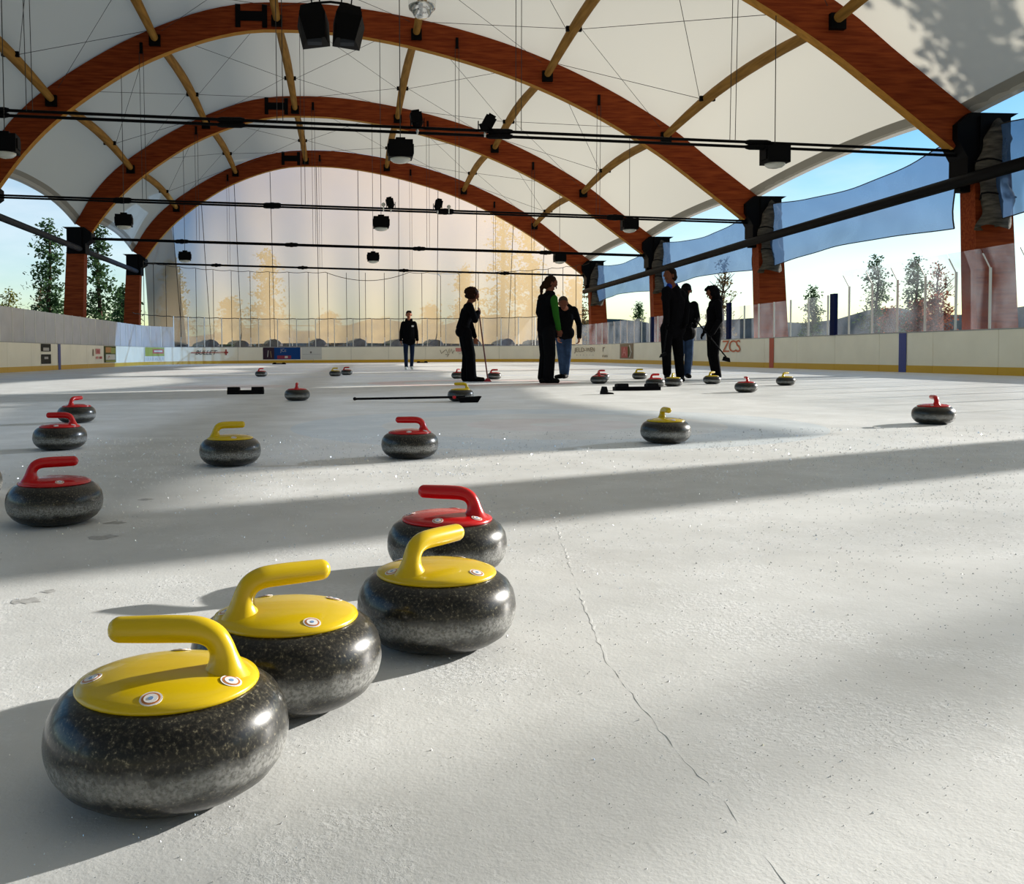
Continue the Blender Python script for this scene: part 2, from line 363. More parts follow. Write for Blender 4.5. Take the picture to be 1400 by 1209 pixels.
for q in spline([(.70, 3.4), (.673, 3.113), (.547, 2.316), (.472, 1.842), (.43, 1.55), (.422, 1.419), (.417, 1.149), (.421, .977), (.405, .70), (.40, .3)], 160): rpts.append((q[0]+rq.uniform(-.003, .003), q[1], -.0035+rq.uniform(-.0003, .0005)))
MB().tube(rpts, .0042, 6).build('ice_ridge', 'ice', floor, True)
cm = MB(); rq = random.Random(21); cl = [(rq.uniform(-.6, 3.2), rq.uniform(.7, 5), rq.uniform(.08, .5)) for _ in range(70)]
while len(cm.f) < 3*15000:      # loose ice crystals standing on the surface
    if rq.random() < .45:
        c0 = rq.choice(cl); x, y = rq.gauss(c0[0], c0[2]), rq.gauss(c0[1], c0[2])
    else:
        x, y = rq.uniform(-1.6, 4.5), rq.uniform(.5, 6.0)
    if y < .4: continue
    sz = rq.uniform(.0004, .0010)*(.45+.75*y)*(1.6 if rq.random() < .06 else 1); a = rq.uniform(0, 2*PI)
    p = [(x+sz*math.cos(a+k*2.1), y+sz*math.sin(a+k*2.1), -.0002) for k in range(3)]+[(x+rq.gauss(0, .3)*sz, y+rq.gauss(0, .3)*sz, sz*rq.uniform(.8, 1.6))]
    cm.add(p, [(0, 1, 3), (1, 2, 3), (2, 0, 3)])
cm.build('ice_crystals', 'crystal', floor)['kind'] = 'stuff'
for kx, (x, y, r0) in enumerate(((-.702, 3.409, .030), (-.679, 2.708, .05), (-.70, 2.94, .035), (-.66, 2.02, .035), (-.64, 2.10, .02))):
    rq = random.Random(kx); n_ = 14; m = MB(); pts = [(x+math.cos(2*PI*i/n_)*r0*rq.uniform(.5, 1.1), y+math.sin(2*PI*i/n_)*r0*.8*rq.uniform(.5, 1.3), .0006) for i in range(n_)]
    m.add([(x, y, .0008)]+pts, [(0, 1+i, 1+(i+1) % n_) for i in range(n_)]); m.build('scuff_mark', 'scuff', floor)
g = MB().grid(lambda u, v: (-260+520*u, -120+560*v, -.13), 8, 8); tag(g.build('ground', 'ground'), 'brown grassy ground outside the rink', kind='structure')

walls = {'left': (10, Y1+4, 'left side'), 'end': (Y1+4, STOT-Y1-4, 'far end'), 'right': (STOT-Y1-4, STOT-3, 'right side')}
GLASS = {'left': (2.04, 'milky'), 'end': (2.62, 'glass'), 'right': (2.05, 'glass')}
random.seed(3)
for side, (s0, s1, desc) in walls.items():
    wl_ = struct('wall_'+side, 'cream dasher boards with yellow kick strip along the %s of the rink' % desc)
    npan = round((s1-s0)/2.22); st = (s1-s0)/npan
    for i in range(npan):
        a, b = s0+i*st+.006, s0+(i+1)*st-.006
        strip(MB(), a, b, .165, HB, -.09, 0).build('board_panel', 'board', wl_)
        strip(MB(), a, b, -.01, .165, -.08, .012).build('kick_strip', 'kick', wl_)
        strip(MB(), a-.005, b+.005, HB, HB+.025, -.12, .004).build('cap_rail', 'rail', wl_)
    top, gm = GLASS[side]
    gs = 1.11; k0 = math.ceil((s0-29.96)/gs); kk = k0
    while 29.96+gs*(kk+1) < s1+.2:
        a = 29.96+gs*kk; b = a+gs
        near = side == 'right' and a > 106.4
        zt = 2.22 if near else top
        strip(MB(), a+.02, b-.02, HB+.02, zt, -.062, -.05, n=1).build('glass_pane', gm, wl_)
        x, y, nx, ny = path(a)
        rot = Matrix.Rotation(math.atan2(ny, nx), 3, 'Z')
        MB().box((x-nx*.056, y-ny*.056, (HB+zt)/2+.01), (.035, .045, zt-HB), rot).build('glass_post', 'post', wl_)
        if near:      # angled upper panes leaning in over the ice
            p = [path(a+.02), path(b-.02)]; vs = []
            for zz, o0 in ((zt, -.056), (2.62, .17)):
                for dz in (0,):
                    for q in p: vs += [(q[0]+q[2]*o0, q[1]+q[3]*o0, zz), (q[0]+q[2]*(o0-.012), q[1]+q[3]*(o0-.012), zz)]
            MB().hexa([vs[0], vs[2], vs[3], vs[1], vs[4], vs[6], vs[7], vs[5]]).build('canted_pane', 'glass', wl_)
            MB().tube([(x-nx*.056, y-ny*.056, zt-.02), (x+nx*.12, y+ny*.12, 2.52)], .014, 6).build('canted_bracket', 'post', wl_)
        kk += 1
def stripe(wside, s0, s1, m, z0=.0, z1=HB+.002):
    strip(MB(), s0, s1, z0, z1, .012, .018).build('line_stripe', m, bpy.data.objects['wall_'+wside])
stripe('left', 35.6, 35.9, 'blue'); stripe('right', 95.0, 95.3, 'blue'); stripe('right', 101.94, 102.24, 'redline'); stripe('right', 108.97, 109.27, 'blue')
for s_, zt in ((90.4, 2.03), (98.7, 2.2), (105.84, 2.06)):
    x, y, nx, ny = path(s_)
    MB().box((x+.01, y, (HB+zt)/2+.02), (.1, .24, zt-HB)).build('padded_post', 'navy', bpy.data.objects['wall_right'])

# adverts on the boards -------------------------------------------------------
def sign(name, s0, s1, z0, z1, m, label, cat='sign'):
    o = thing(name, (*path((s0+s1)/2)[:2], z0), label, cat)
    mi = Matrix.Translation(o.location).inverted()
    def piece(pname, a, b, c, d, mm, off=.017):
        mbb = strip(MB(), s0+(s1-s0)*a, s0+(s1-s0)*b, z0+(z1-z0)*c, z0+(z1-z0)*d, .013 if off == .017 else off-.002, off, n=6)
        mbb.v = [tuple(mi @ Vector(v)) for v in mbb.v]; return mbb.build(pname, mm, o)
    if m: piece('backing', 0, 1, 0, 1, m)
    o_piece = lambda pname, a, b, c, d, mm, off=.020: piece(pname, a, b, c, d, mm, off)
    def text(pname, body, a, b, c, d, mm, shear=0, spacing=1, off=.021):
        cu = bpy.data.curves.new('t', 'FONT'); cu.body = body; cu.shear = shear; cu.space_character = spacing; cu.resolution_u = 3
        to = bpy.data.objects.new('t', cu); col.objects.link(to)
        dg = bpy.context.evaluated_depsgraph_get(); me = bpy.data.meshes.new_from_object(to.evaluated_get(dg))
        bpy.data.objects.remove(to); bpy.data.curves.remove(cu)
        me.name = pname; me.materials.clear(); me.materials.append(mats[mm])
        co = np.array([v.co for v in me.vertices]); lo, hi = co.min(0), co.max(0)
        for v in me.vertices:
            u = a+(b-a)*(v.co.x-lo[0])/(hi[0]-lo[0]); t = c+(d-c)*(v.co.y-lo[1])/(hi[1]-lo[1])
            x, y, nx, ny = path(s0+(s1-s0)*u)
            v.co = mi @ Vector((x+nx*off, y+ny*off, z0+(z1-z0)*t))
        return link(pname, me, o)
    def stroke(pname, pts, r, mm, off=.02):
        mbb = MB(); q = []
        for u, t in pts:
            x, y, nx, ny = path(s0+(s1-s0)*u); q.append(mi @ Vector((x+nx*off, y+ny*off, z0+(z1-z0)*t)))
        mbb.tube(q, r, 4); return mbb.build(pname, mm, o)
    return o_piece, text, stroke
pc, tx, sk = sign('board_sign', 33.67, 34.74, .66, .925, 'ad_black', 'upper of two dark square adverts stacked on the left boards'); pc('pale_mark', .2, .8, .1, .5, 'ad_grey')
pc, tx, sk = sign('board_sign', 33.67, 34.74, .23, .56, 'ad_black', 'lower of two dark square adverts stacked on the left boards'); pc('pale_mark', .3, .7, .5, .75, 'ad_grey')
pc, tx, sk = sign('board_sign', 40.3, 41.95, .32, .82, None, 'small pink and red advert left of the flower poster on the left boards')
pc('emblem', .3, .75, .5, .95, 'ad_pink'); pc('emblem_core', .4, .65, .58, .85, 'ad_red', .023); pc('stem', .02, .12, .35, .9, 'ad_brown')
pc('red_mark', .32, .55, .10, .30, 'ad_pink'); pc('red_mark', .66, .92, .10, .30, 'ad_red')
pc, tx, sk = sign('board_sign', 42.2, 44.3, .20, .92, 'ad_dgreen', 'dark poster with orange and green picture and white panel on the left boards')
pc('picture', .12, .62, .6, .93, 'ad_orange'); pc('picture', .55, .95, .55, .9, 'ad_green', .022); pc('panel', .13, .93, .16, .5, 'ad_white'); pc('footer', .13, .95, .03, .13, 'ad_green'); sk('squiggle', [(.3, .25), (.38, .42), (.45, .3)], .012, 'ad_pink', .023)
pc, tx, sk = sign('board_sign', 50.1, 52.35, .20, .92, 'ad_white', 'yellow green banner with red patch at the left corner of the far boards')
pc('green_field', .05, 1, .36, 1, 'ad_green'); pc('red_patch', .48, .97, .55, .86, 'ad_red', .022); pc('white_streak', .55, .92, .66, .78, 'ad_white', .025); tx('small_lettering', 'l l i l n i l', .1, .95, .08, .26, 'ad_grey')['kind'] = 'stuff'
pc, tx, sk = sign('board_sign', 54.5, 56.95, .36, .90, None, 'white panel reading BULLET in dark italic letters on a red line')
sk('red_line', [(.0, .5), (.5, .52), (1, .55)], .02, 'ad_red'); tx('lettering', 'BULLET', .12, .72, .3, .75, 'ad_black', shear=.4, off=.03); sk('red_diamond', [(.9, .5), (.945, .58), (.99, .5)], .05, 'ad_red'); sk('red_diamond', [(.945, .25), (.945, .85)], .045, 'ad_red')
pc, tx, sk = sign('board_sign', 59.05, 61.25, .22, .925, 'ad_blue', 'blue banner with dark picture at its left end on the far boards')
pc('dark_picture', .0, .3, .0, 1, 'ad_dark'); pc('red_bar', .38, .75, .05, .32, 'ad_wine'); tx('lettering', 'JCc', .46, .62, .55, .9, 'ad_grey', off=.024); sk('figure', [(.12, .2), (.14, .75)], .03, 'ad_grey'); sk('figure', [(.22, .15), (.2, .7)], .035, 'ad_brown'); pc('white_patch', .58, .66, .1, .28, 'ad_white', .023)  # the last piece is a small white patch over the red bar
pc, tx, sk = sign('board_sign', 61.32, 62.5, .22, .92, 'ad_white', 'pale advert with one small dark mark right of the blue banner')
pc('dark_mark', .42, .5, .5, .66, 'seam'); sk('pale_line', [(.05, .42), (.95, .42)], .008, 'ad_grey')
pc, tx, sk = sign('board_sign', 69.55, 70.5, .32, .86, None, 'dark handwritten scribble on the far boards left of the woman with broom')
sk('scribble', [(.02, .75), (.1, .35), (.25, .6), (.4, .8), (.5, .35), (.6, .9), (.62, .4), (.75, .85), (.8, .35), (.92, .7)], .016, 'ad_brown'); sk('scribble', [(.35, .25), (.6, .28), (.5, .1), (.45, .05)], .012, 'ad_brown')
pc, tx, sk = sign('board_sign', 70.5, 70.95, .42, .84, None, 'small wine red mark on the far boards beside the scribble'); pc('red_mark', 0, 1, .5, 1, 'ad_pink'); sk('curl', [(.2, .4), (.6, .45), (.8, .25), (.4, .15)], .012, 'ad_grey')
pc, tx, sk = sign('board_sign', 78.6, 81.0, .36, .84, None, 'dark serif lettering reading JELD WEN on the right corner boards')
tx('lettering', 'JELD-WEN', .0, 1, .25, .9, 'ad_brown', spacing=.95); tx('small_lettering', 'l l l i i n', .1, .95, .0, .1, 'ad_grey')['kind'] = 'stuff'
pc, tx, sk = sign('board_sign', 82.4, 83.5, .28, .80, None, 'two tiny brown marks on the boards right of the serif lettering'); tx('lettering', 'r', .1, .45, .55, 1, 'ad_brown'); tx('lettering', 'nn', .05, .9, .0, .2, 'ad_brown')
pc, tx, sk = sign('board_sign', 85.6, 87.75, .22, .925, 'ad_brown', 'square red and brown advert on the right boards'); pc('red_field', .12, .6, .06, .8, 'ad_red'); tx('lettering', 'A', .2, .5, .2, .75, 'ad_pink', off=.024); sk('arc', [(.75, .1), (.88, .45), (.75, .9)], .035, 'ad_white', .022); pc('dark_bar', .62, .72, .1, .8, 'ad_dgreen', .022)
pc, tx, sk = sign('board_sign', 98.2, 99.75, .50, .91, None, 'red block letters ZCS on the right boards')
tx('lettering', 'ZCS', 0, 1, 0, 1, 'zcs', spacing=.8)

# ------------------------------------------------------------------ the building: arches, purlins, roof
YA = [-1.93, 9.10, 20.13, 31.17, 42.20, 53.23]
SCL = .91
UP_K = [(-12.55, 6.75), (-11.7, 8.15), (-10.6, 9.35), (-9.1, 10.45), (-7.3, 11.5), (-5.2, 12.38), (-3.6, 12.77), (-2.2, 12.87), (-.3, 12.83), (2.0, 12.55), (4.5, 12.03), (7.0, 11.25), (9.5, 10.15), (11.8, 8.85), (13.4, 7.65), (15.25, 6.3)]
LO_K = [(-11.85, 6.3), (-11.0, 7.45), (-9.9, 8.6), (-8.4, 9.75), (-6.8, 10.72), (-5.0, 11.45), (-3.4, 11.85), (-2.0, 11.93), (-.2, 11.87), (1.9, 11.58), (4.2, 11.05), (6.6, 10.3), (9.0, 9.25), (11.3, 7.95), (13.0, 6.75), (14.75, 5.45)]
UPR = spline(UP_K, 61)*SCL; LOW = spline(LO_K, 61)*SCL
def arch_at(x, prof):
    return float(np.interp(x, prof[:, 0], prof[:, 1]))
CROWN = int(np.argmin(abs(UPR[:, 0]+2.9)))
ARCH_LABEL = ['reddish brown timber arch overhead behind the camera', 'reddish brown timber arch overhead, next in front of the camera', 'reddish brown timber arch crossing the upper right corner, nearest in view',
    'large reddish brown timber arch behind the hanging black loudspeakers', 'reddish brown timber arch second from the tan end curtain', 'smallest reddish brown timber arch framing the tan end curtain']
TH = .15
def rib(i0, i1):
    m = MB(); n = i1-i0
    for i in range(i0, i1+1):
        (ux, uz), (lx, lz) = UPR[i], LOW[i]
        m.v += [(ux, -TH, uz), (ux, TH, uz), (lx, TH, lz), (lx, -TH, lz)]
    for i in range(n):
        for j in range(4):
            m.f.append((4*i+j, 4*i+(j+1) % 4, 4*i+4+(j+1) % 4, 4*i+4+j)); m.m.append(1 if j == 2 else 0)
    m.f += [(3, 2, 1, 0), (4*n, 4*n+1, 4*n+2, 4*n+3)]; m.m += [0, 0]
    return m.mesh('rib', ['glulam', 'glulam_edge'])
rib_l, rib_r = rib(0, CROWN), rib(CROWN, 60)
def leg(xb, xt, wb, wt, zt):
    d = .26
    return MB().hexa([(xb-wb/2, -d, -.12), (xb+wb/2, -d, -.12), (xb+wb/2, d, -.12), (xb-wb/2, d, -.12), (xt-wt/2, -d, zt), (xt+wt/2, -d, zt), (xt+wt/2, d, zt), (xt-wt/2, d, zt)]).mesh('leg', 'glulam')
leg_r, leg_l = leg(14.50, 14.25, 1.02, .84, 4.95), leg(-11.66, -11.38, .88, .72, 5.5)
def cap(xi, xo, z0, z1, s):
    """steel saddle joining the foot of the rib to the leg; xi inner side, xo outer side"""
    m = MB(); y = .33; z0 = z0; lo = z0+.40
    def slab(pts, y0, y1):
        n = len(pts); m.add([(x, y0, z) for x, z in pts]+[(x, y1, z) for x, z in pts], [tuple(range(n)), tuple(reversed(range(n, 2*n)))]+[(i, n+i, n+(i+1) % n, (i+1) % n) for i in range(n)])
    slab([(xi, z1-.55), (xi+s*.25, lo), (xi+s*.25, z0), (xo, z0), (xo, z1-.1), (xo+s*.18, z1), (xi+s*.3, z1), (xi, z1-.25)], -y, y)
    m.box(((xi+xo)/2+s*.1, -.36, (z0+z1)/2), (.45, .06, z1-z0-.15))
    return m.mesh('cap_bracket', 'steel')
cap_r, cap_l = cap(13.38, 14.62, 4.35, 5.72, 1), cap(-10.72, -11.74, 4.85, 5.98, -1)
crn = MB(); cxm, czm = UPR[CROWN][0], (UPR[CROWN][1]+LOW[CROWN][1])/2
for y in (-TH-.015, TH+.015):
    crn.box((cxm, y, czm), (1.0, .03, .30)); crn.box((cxm-.42, y, czm), (.16, .03, .72)); crn.box((cxm+.42, y, czm), (.16, .03, .72))
crn = crn.mesh('crown_plate', 'steel')
PX = [(-9.06, 8.52), (-5.87, 10.46), (-2.07, 11.17), (2.38, 10.86), (6.67, 9.62), (10.67, 7.70)]
shoe = MB()
shoe.box((.0, -TH-.06, -.06), (.34, .12, .34))
shoe = shoe.mesh('purlin_shoe', 'steel')
hang_br = MB().box((0, -TH-.03, 0), (.09, .05, .34)).mesh('hanger_bracket', 'steel')
for i, y in enumerate(YA):
    o = thing('timber_arch', (0, y, 0), ARCH_LABEL[i], 'arch', 'timber arches of the roof')
    for nm, me in (('rib', rib_l), ('rib', rib_r), ('leg', leg_r), ('leg', leg_l), ('cap_bracket', cap_r), ('cap_bracket', cap_l), ('crown_plate', crn)): link(nm, me, o)
    for x, z in PX: link('purlin_shoe', shoe, o, (x, 0, z))
    for x in (-6.3, -1.3, 3.7, 8.4): link('hanger_bracket', hang_br, o, (x, 0, (arch_at(x, UPR)+arch_at(x, LOW))/2))
PLACE = ['first', 'second', 'third', 'fourth', 'fifth', 'sixth']
BAY = ['overhead behind the camera', 'in the roof bay above the camera', 'in the bay above the loudspeakers', 'in the bay behind the loudspeakers', 'in the farthest roof bay']
pm = MB()
Lb = YA[2]-YA[1]-2*TH
def pur(v): return (0, v*Lb, .30*math.sin(PI*v))
pm.tube([pur(t/10) for t in range(11)], [.115+.045*math.sin(PI*t/10) for t in range(11)], 10); purlin_me = pm.mesh('beam', 'purlin', True)
collar_me = MB().box((0, .66*Lb, .26), (.46, .10, .14)).mesh('cable_collar', 'steel')
for b in range(5):
    for i, (x, z) in enumerate(PX):
        o = thing('purlin', (x, YA[b]+TH, z), '%s timber purlin from the left %s' % (PLACE[i], BAY[b]), 'beam', 'timber purlins between the arches')
        link('beam', purlin_me, o); link('cable_collar', collar_me, o)
# fabric roof
ceil = struct('ceiling', 'translucent off white fabric roof stretched between the timber arches')
def roof_pt(u, v, b):
    q = u*60; i = min(59, int(q)); t = q-i
    x, z = UPR[i]*(1-t)+UPR[i+1]*t
    e = (1-abs(2*v-1)**2.4)
    el, er = max(0, 1-u/.16)**1.5, max(0, 1-(1-u)/.16)**1.5
    z = z+.04+.36*math.sin(PI*v)*min(1, u/.12, (1-u)/.12)+e*(.62*el+.42*er); x = x-e*.05*el+e*.42*er
    return x, YA[b]+(YA[b+1]-YA[b])*v, z
for b in range(5):
    MB().grid(lambda u, v: roof_pt(u, v, b), 60, 20).build('fabric_panel', 'roof', ceil, True)
    for u0, s in ((0, -1), (1, 1)):      # hem band along the scalloped eave
        m = MB(); pts = [roof_pt(u0, j/20, b) for j in range(21)]; pin = [roof_pt(u0-s*.012, j/20, b) for j in range(21)]
        for p, q in zip(pts, pin): m.v += [(p[0]+s*.05, p[1], p[2]-.07), (p[0]+s*.01, p[1], p[2]-.0), (q[0], q[1], q[2]-.02)]
        for j in range(20):
            for kx in range(2): m.f.append((3*j+kx, 3*j+kx+1, 3*j+4+kx, 3*j+3+kx)); m.m.append(0)
        m.build('hem_band', 'hem', ceil)
    if b >= 1:      # brace cables from purlin collars to the arches
        for i, (x, z) in enumerate(PX):
            c0 = Vector((x, YA[b]+TH+.66*Lb, z+.26))
            for dn, yk in ((1, YA[b]), (-1, YA[b]), (1, YA[b+1]), (-1, YA[b+1])):
                kx = i+dn
                if not 0 <= kx < 6: continue
                x2 = PX[kx][0]; s = dn*.23
                end = Vector((x2-dn*.2, yk+(TH if yk == YA[b] else -TH), arch_at(x2, UPR)-.1))
                st_ = c0+Vector((s, 0, 0)); pts = []
                for t in (0, .33, .66, 1):
                    p = st_.lerp(end, t); 
                    pts.append(p)
                MB().tube(pts, .008, 4).build('brace_cable', 'wire', ceil)

# ties across the arches
TIE_LABEL = {2: 'nearest pair of black tie pipes crossing the hall at the top', 3: 'second black tie pipe crossing the hall from the front', 4: 'third dark tie pipe crossing the hall from the front', 5: 'farthest thin tie pipe in front of the tan curtain'}
def tie_z(x): return 5.245-.0255*x
for a, lab in TIE_LABEL.items():
    o = thing('tie_rod', (0, YA[a], 0), lab, 'pipe', 'steel ties across the arches')
    gap = {2: .052, 3: .036, 4: .028, 5: .02}[a]
    for dz in (gap, -gap):
        MB().tube([(-11.2, 0, tie_z(-11.2)+dz), (14.1, 0, tie_z(14.1)+dz)], .032, 8).build('pipe', 'steel', o, True)
    for x in (-7.0, -2.3, 3.3, 9.0):
        m = MB()
        for dz in (gap, -gap): m.tube([(x-.28, 0, tie_z(x)+dz), (x-.2, 0, tie_z(x)+dz), (x+.2, 0, tie_z(x)+dz), (x+.28, 0, tie_z(x)+dz)], [.04, .06, .06, .04], 8)
        m.box((x, 0, tie_z(x)), (.12, .07, .2)); m.build('coupler', 'steel', o)
    for x, dx in ((-6.3, 0), (-1.3, 0), (3.7, 0), (8.4, 0)):
        for e in (-.06, .06):
            MB().tube([(x+e, -.18, arch_at(x, LOW)+.35), (x+e, -.05, tie_z(x)+.05)], .008, 5).build('hanger_wire', 'wire', o)
# long tubes along the eaves
o = thing('eave_tube', (13.62, 9, 4.2), 'thick black steel tube running along the right hand columns', 'pipe')
MB().tube([(0, 0, .12), (0, 11, .06), (0, 22, 0), (0, 33, -.12), (0, 44.3, -.20)], .135, 12).build('tube', 'steel', o, True)
for y in YA[1:]: MB().box((.25, y-9, .0), (.5, .2, .34)).build('clamp', 'steel', o)
o = thing('eave_tube', (-11.2, 9, 5.05), 'grey steel tube running along the left hand columns', 'pipe')
MB().tube([(0, 0, 0), (0, 44.3, 0)], .12, 12).build('tube', 'steel2', o, True)
for y in YA[1:]: MB().box((-.2, y-9, .0), (.4, .2, .3)).build('clamp', 'steel', o)

# shade screens on the right
MESH_GAP = {1: 1.25, 2: .95, 3: .95, 4: .95}
SCR = {1: 'blue grey mesh shade screen at the right edge, beyond the nearest column', 2: 'largest blue grey mesh shade screen, between the two nearest columns in view', 3: 'middle blue grey mesh shade screen behind the group of three players', 4: 'farthest dark mesh shade screen beside the tan curtain'}
for b, lab in SCR.items():
    y0, y1 = YA[b]+MESH_GAP[b], YA[b+1]-.28
    o = thing('shade_screen', (14.2, y0, 3.3), lab, 'screen', 'mesh shade screens')
    def scr(u, v):      # u along, v up
        y = (y1-y0)*u
        bot = .06+.22*math.sin(PI*u)*.8; top = 2.12-.34*math.sin(PI*min(1, u*1.05))
        fold = .05*math.sin(u*9+v*5)+.04*math.sin(u*21-v*9)
        return .22*math.sin(PI*u)*math.sin(PI*v)+fold, y+.10*math.sin(v*4)*(1-u), bot+(top-bot)*v
    MB().grid(scr, 30, 12).build('mesh_panel', 'mesh', o, True)
    for v in (0, 1): MB().tube([scr(t/30, v) for t in range(31)], .014, 5).build('edge_rope', 'rope', o)
    MB().tube([scr(0, t/10) for t in range(11)], .018, 5).build('edge_rope', 'rope', o)
    # bunched cloth on the far column
    rz = random.Random(b); o2 = thing('bundled_screen', (14.2, YA[b+1]-.42, 3.2), 'dark grey bunched screen cloth wrapped on the %s right hand column in view' % ['', 'nearest', 'second', 'third', 'farthest'][b], 'cloth', 'bunched cloth on the right hand columns')
    def bun(u, v):
        a = u*2*PI; rr = 1+.12*math.sin(3*a+v*9)+.10*math.sin(7*v*PI+b)+.06*math.sin(5*a-13*v)
        wx = .36*(1-.18*v) if v < .85 else .30*(1-(v-.85)*4)
        return max(.02, wx)*rr*math.cos(a)+.05*math.sin(v*8), .17*rr*math.sin(a), v*2.3+.05*math.sin(a*2)
    MB().grid(bun, 24, 26).build('cloth', 'tarp', o2, True)
    for v in (.3, .62): MB().tube([(Vector(bun(t/16, v))*1.04)+Vector((0, 0, -v*2.3*.04)) for t in range(17)], .02, 5).build('strap', 'steel', o2)

# ------------------------------------------------------------------ far end: curtain, net, low wall
o = thing('end_curtain', (0, 53.4, 0), 'large translucent tan curtain filling the far arch', 'curtain')
CT = [(-10.9, 5.6, -11.9, 1.25), (-9.31, 7.5, -9.9, 1.25), (-7.76, 8.7, -8.18, 1.4), (-5.98, 9.71, -6.32, 1.4), (-4.03, 10.33, -4.32, 1.45), (-1.51, 10.85, -1.58, 1.45), (.78, 10.8, .91, 1.45), (3.05, 10.4, 3.33, 1.4), (5.25, 9.7, 5.72, 1.4), (7.43, 8.8, 8.14, 1.35), (9.51, 7.7, 10.24, 1.33), (11.31, 6.7, 12.16, 1.33), (13.6, 5.1, 15.0, 1.3)]
ctop = spline([(a, .0, z+.42) for a, z, _, _ in CT], 60); cbot = spline([(c, 6.1, d-.25) for _, _, c, d in CT], 60)
def cur(u, v):
    i = min(58, int(u*59)); t = u*59-i; a = ctop[i]*(1-t)+ctop[i+1]*t; c = cbot[i]*(1-t)+cbot[i+1]*t
    p = a*(1-v)+c*v; return p[0]+.02*math.sin(u*70), p[1]+.10*math.sin(u*55)*v+.25*math.sin(PI*v), p[2]
MB().grid(cur, 118, 14).build('cloth', 'curtain', o, True)
MB().grid(lambda u, v: (lambda p: (p[0], p[1]-.12, p[2]))(cur(.0+u*.085, v)), 12, 10).build('side_fold', 'curtain2', o, True)
for a, z, c, d in CT[1:-1]: MB().tube([(a, -.15, z+.2), (c, 5.9, d)], .018, 5).build('guy_cord', 'rope', o)
for i, (a, z, c, d) in enumerate(CT[1:-1]):
    mo = thing('anchor_mound', (c, 59.55, .98), 'dark rounded anchor weight on the low wall, %s from the left' % (PLACE+['seventh', 'eighth', 'ninth', 'tenth', 'eleventh'])[i], 'weight', 'anchor weights at the foot of the curtain')
    MB().grid(lambda u, v: (.48*math.cos(u*2*PI)*math.cos(v*PI/2)**.8*(1+.08*math.sin(u*25)), .4*math.sin(u*2*PI)*math.cos(v*PI/2)**.8, .50*math.sin(v*PI/2)*(1+.05*math.sin(u*19))), 18, 6).build('body', 'mound', mo, True)
    MB().tube([(0, 0, .5), (0, -.05, .56)], .03, 6).build('anchor_ring', 'steel', mo)
lw = MB().box((0, 0, .45), (46, .7, 1.16)).build('low_wall', 'concrete', None, loc=(1, 59.6, 0)); tag(lw, 'low dark concrete wall behind the far boards', 'wall')
o = thing('safety_net', (0, 0, 0), 'rows of slim poles and sagging ropes above the far end boards', 'net')
for s_ in [50.5+1.125*i for i in range(26)]:
    x, y, nx, ny = path(s_); zt = 5.35 if 50 < s_ < 80.5 else 2.62
    MB().tube([(x-nx*.10, y-ny*.10, HB), (x-nx*.10, y-ny*.10, 1.5)], .024, 6).build('pole_foot', 'post', o)
    MB().tube([(x-nx*.10, y-ny*.10, 1.5), (x-nx*.10, y-ny*.10, zt)], .016, 5).build('pole', 'rope', o)
def ropes(s0, s1, z, sag, n):
    pts = []
    for i in range(n*6+1):
        s_ = s0+(s1-s0)*i/(n*6); x, y, nx, ny = path(s_); f = (i % 6)/6
        pts.append((x-nx*.10, y-ny*.10, z-sag*4*f*(1-f)))
    return pts
MB().tube(ropes(48.4, 80, 2.63, .03, 28), .022, 5).build('lower_rope', 'rope', o)
MB().tube(ropes(50.5, 62.75, 5.38, .05, 11), .016, 5).build('upper_rope', 'rope', o)
MB().tube([(*(lambda q: (q[0]-q[2]*.1, q[1]-q[3]*.1))(path(62.75+5*t/16)), 5.38-.5*4*(t/16)*(1-t/16)) for t in range(17)], .018, 5).build('sagging_rope', 'rope', o)
MB().tube(ropes(67.75, 80, 5.38, .06, 11), .016, 5).build('upper_rope', 'rope', o)
o = thing('end_curtain', (0, -2.3, 0), 'unseen tan curtain added behind the camera to cut light from the near end', 'curtain')
MB().grid(lambda u, v: (UPR[int(u*60)][0], -.3-2*v, (UPR[int(u*60)][1])*(1-v)+.2*v), 60, 6).build('cloth', 'curtain2', o, True)  # added out of view to block skylight and darken surfaces facing the camera
o = thing('rail_fence', (0, 64, 0), 'thin pipe rail fence seen faintly through the tan curtain', 'fence')
MB().tube([(-13, 0, 2.42), (19, 0, 2.42)], .03, 6).build('rail', 'steel2', o)
for i in range(15): MB().tube([(-13+2.25*i, 0, -.1), (-13+2.25*i, 0, 2.42)], .03, 6).build('fence_post', 'steel2', o)
for x0, lab in ((-3.4, 'left of two small pipe goal frames behind the tan curtain'), (5.1, 'right of two small pipe goal frames behind the tan curtain')):
    o = thing('goal_frame', (x0, 62.2, 0), lab, 'goal')
    MB().tube([(0, 0, -.1), (0, 0, 2.0)], .03, 6).build('upright', 'post', o); MB().tube([(1.5, 0, -.1), (1.5, 0, 2.0)], .03, 6).build('upright', 'post', o); MB().tube([(0, 0, 2.0), (1.5, 0, 2.0)], .03, 6).build('crossbar', 'post', o)

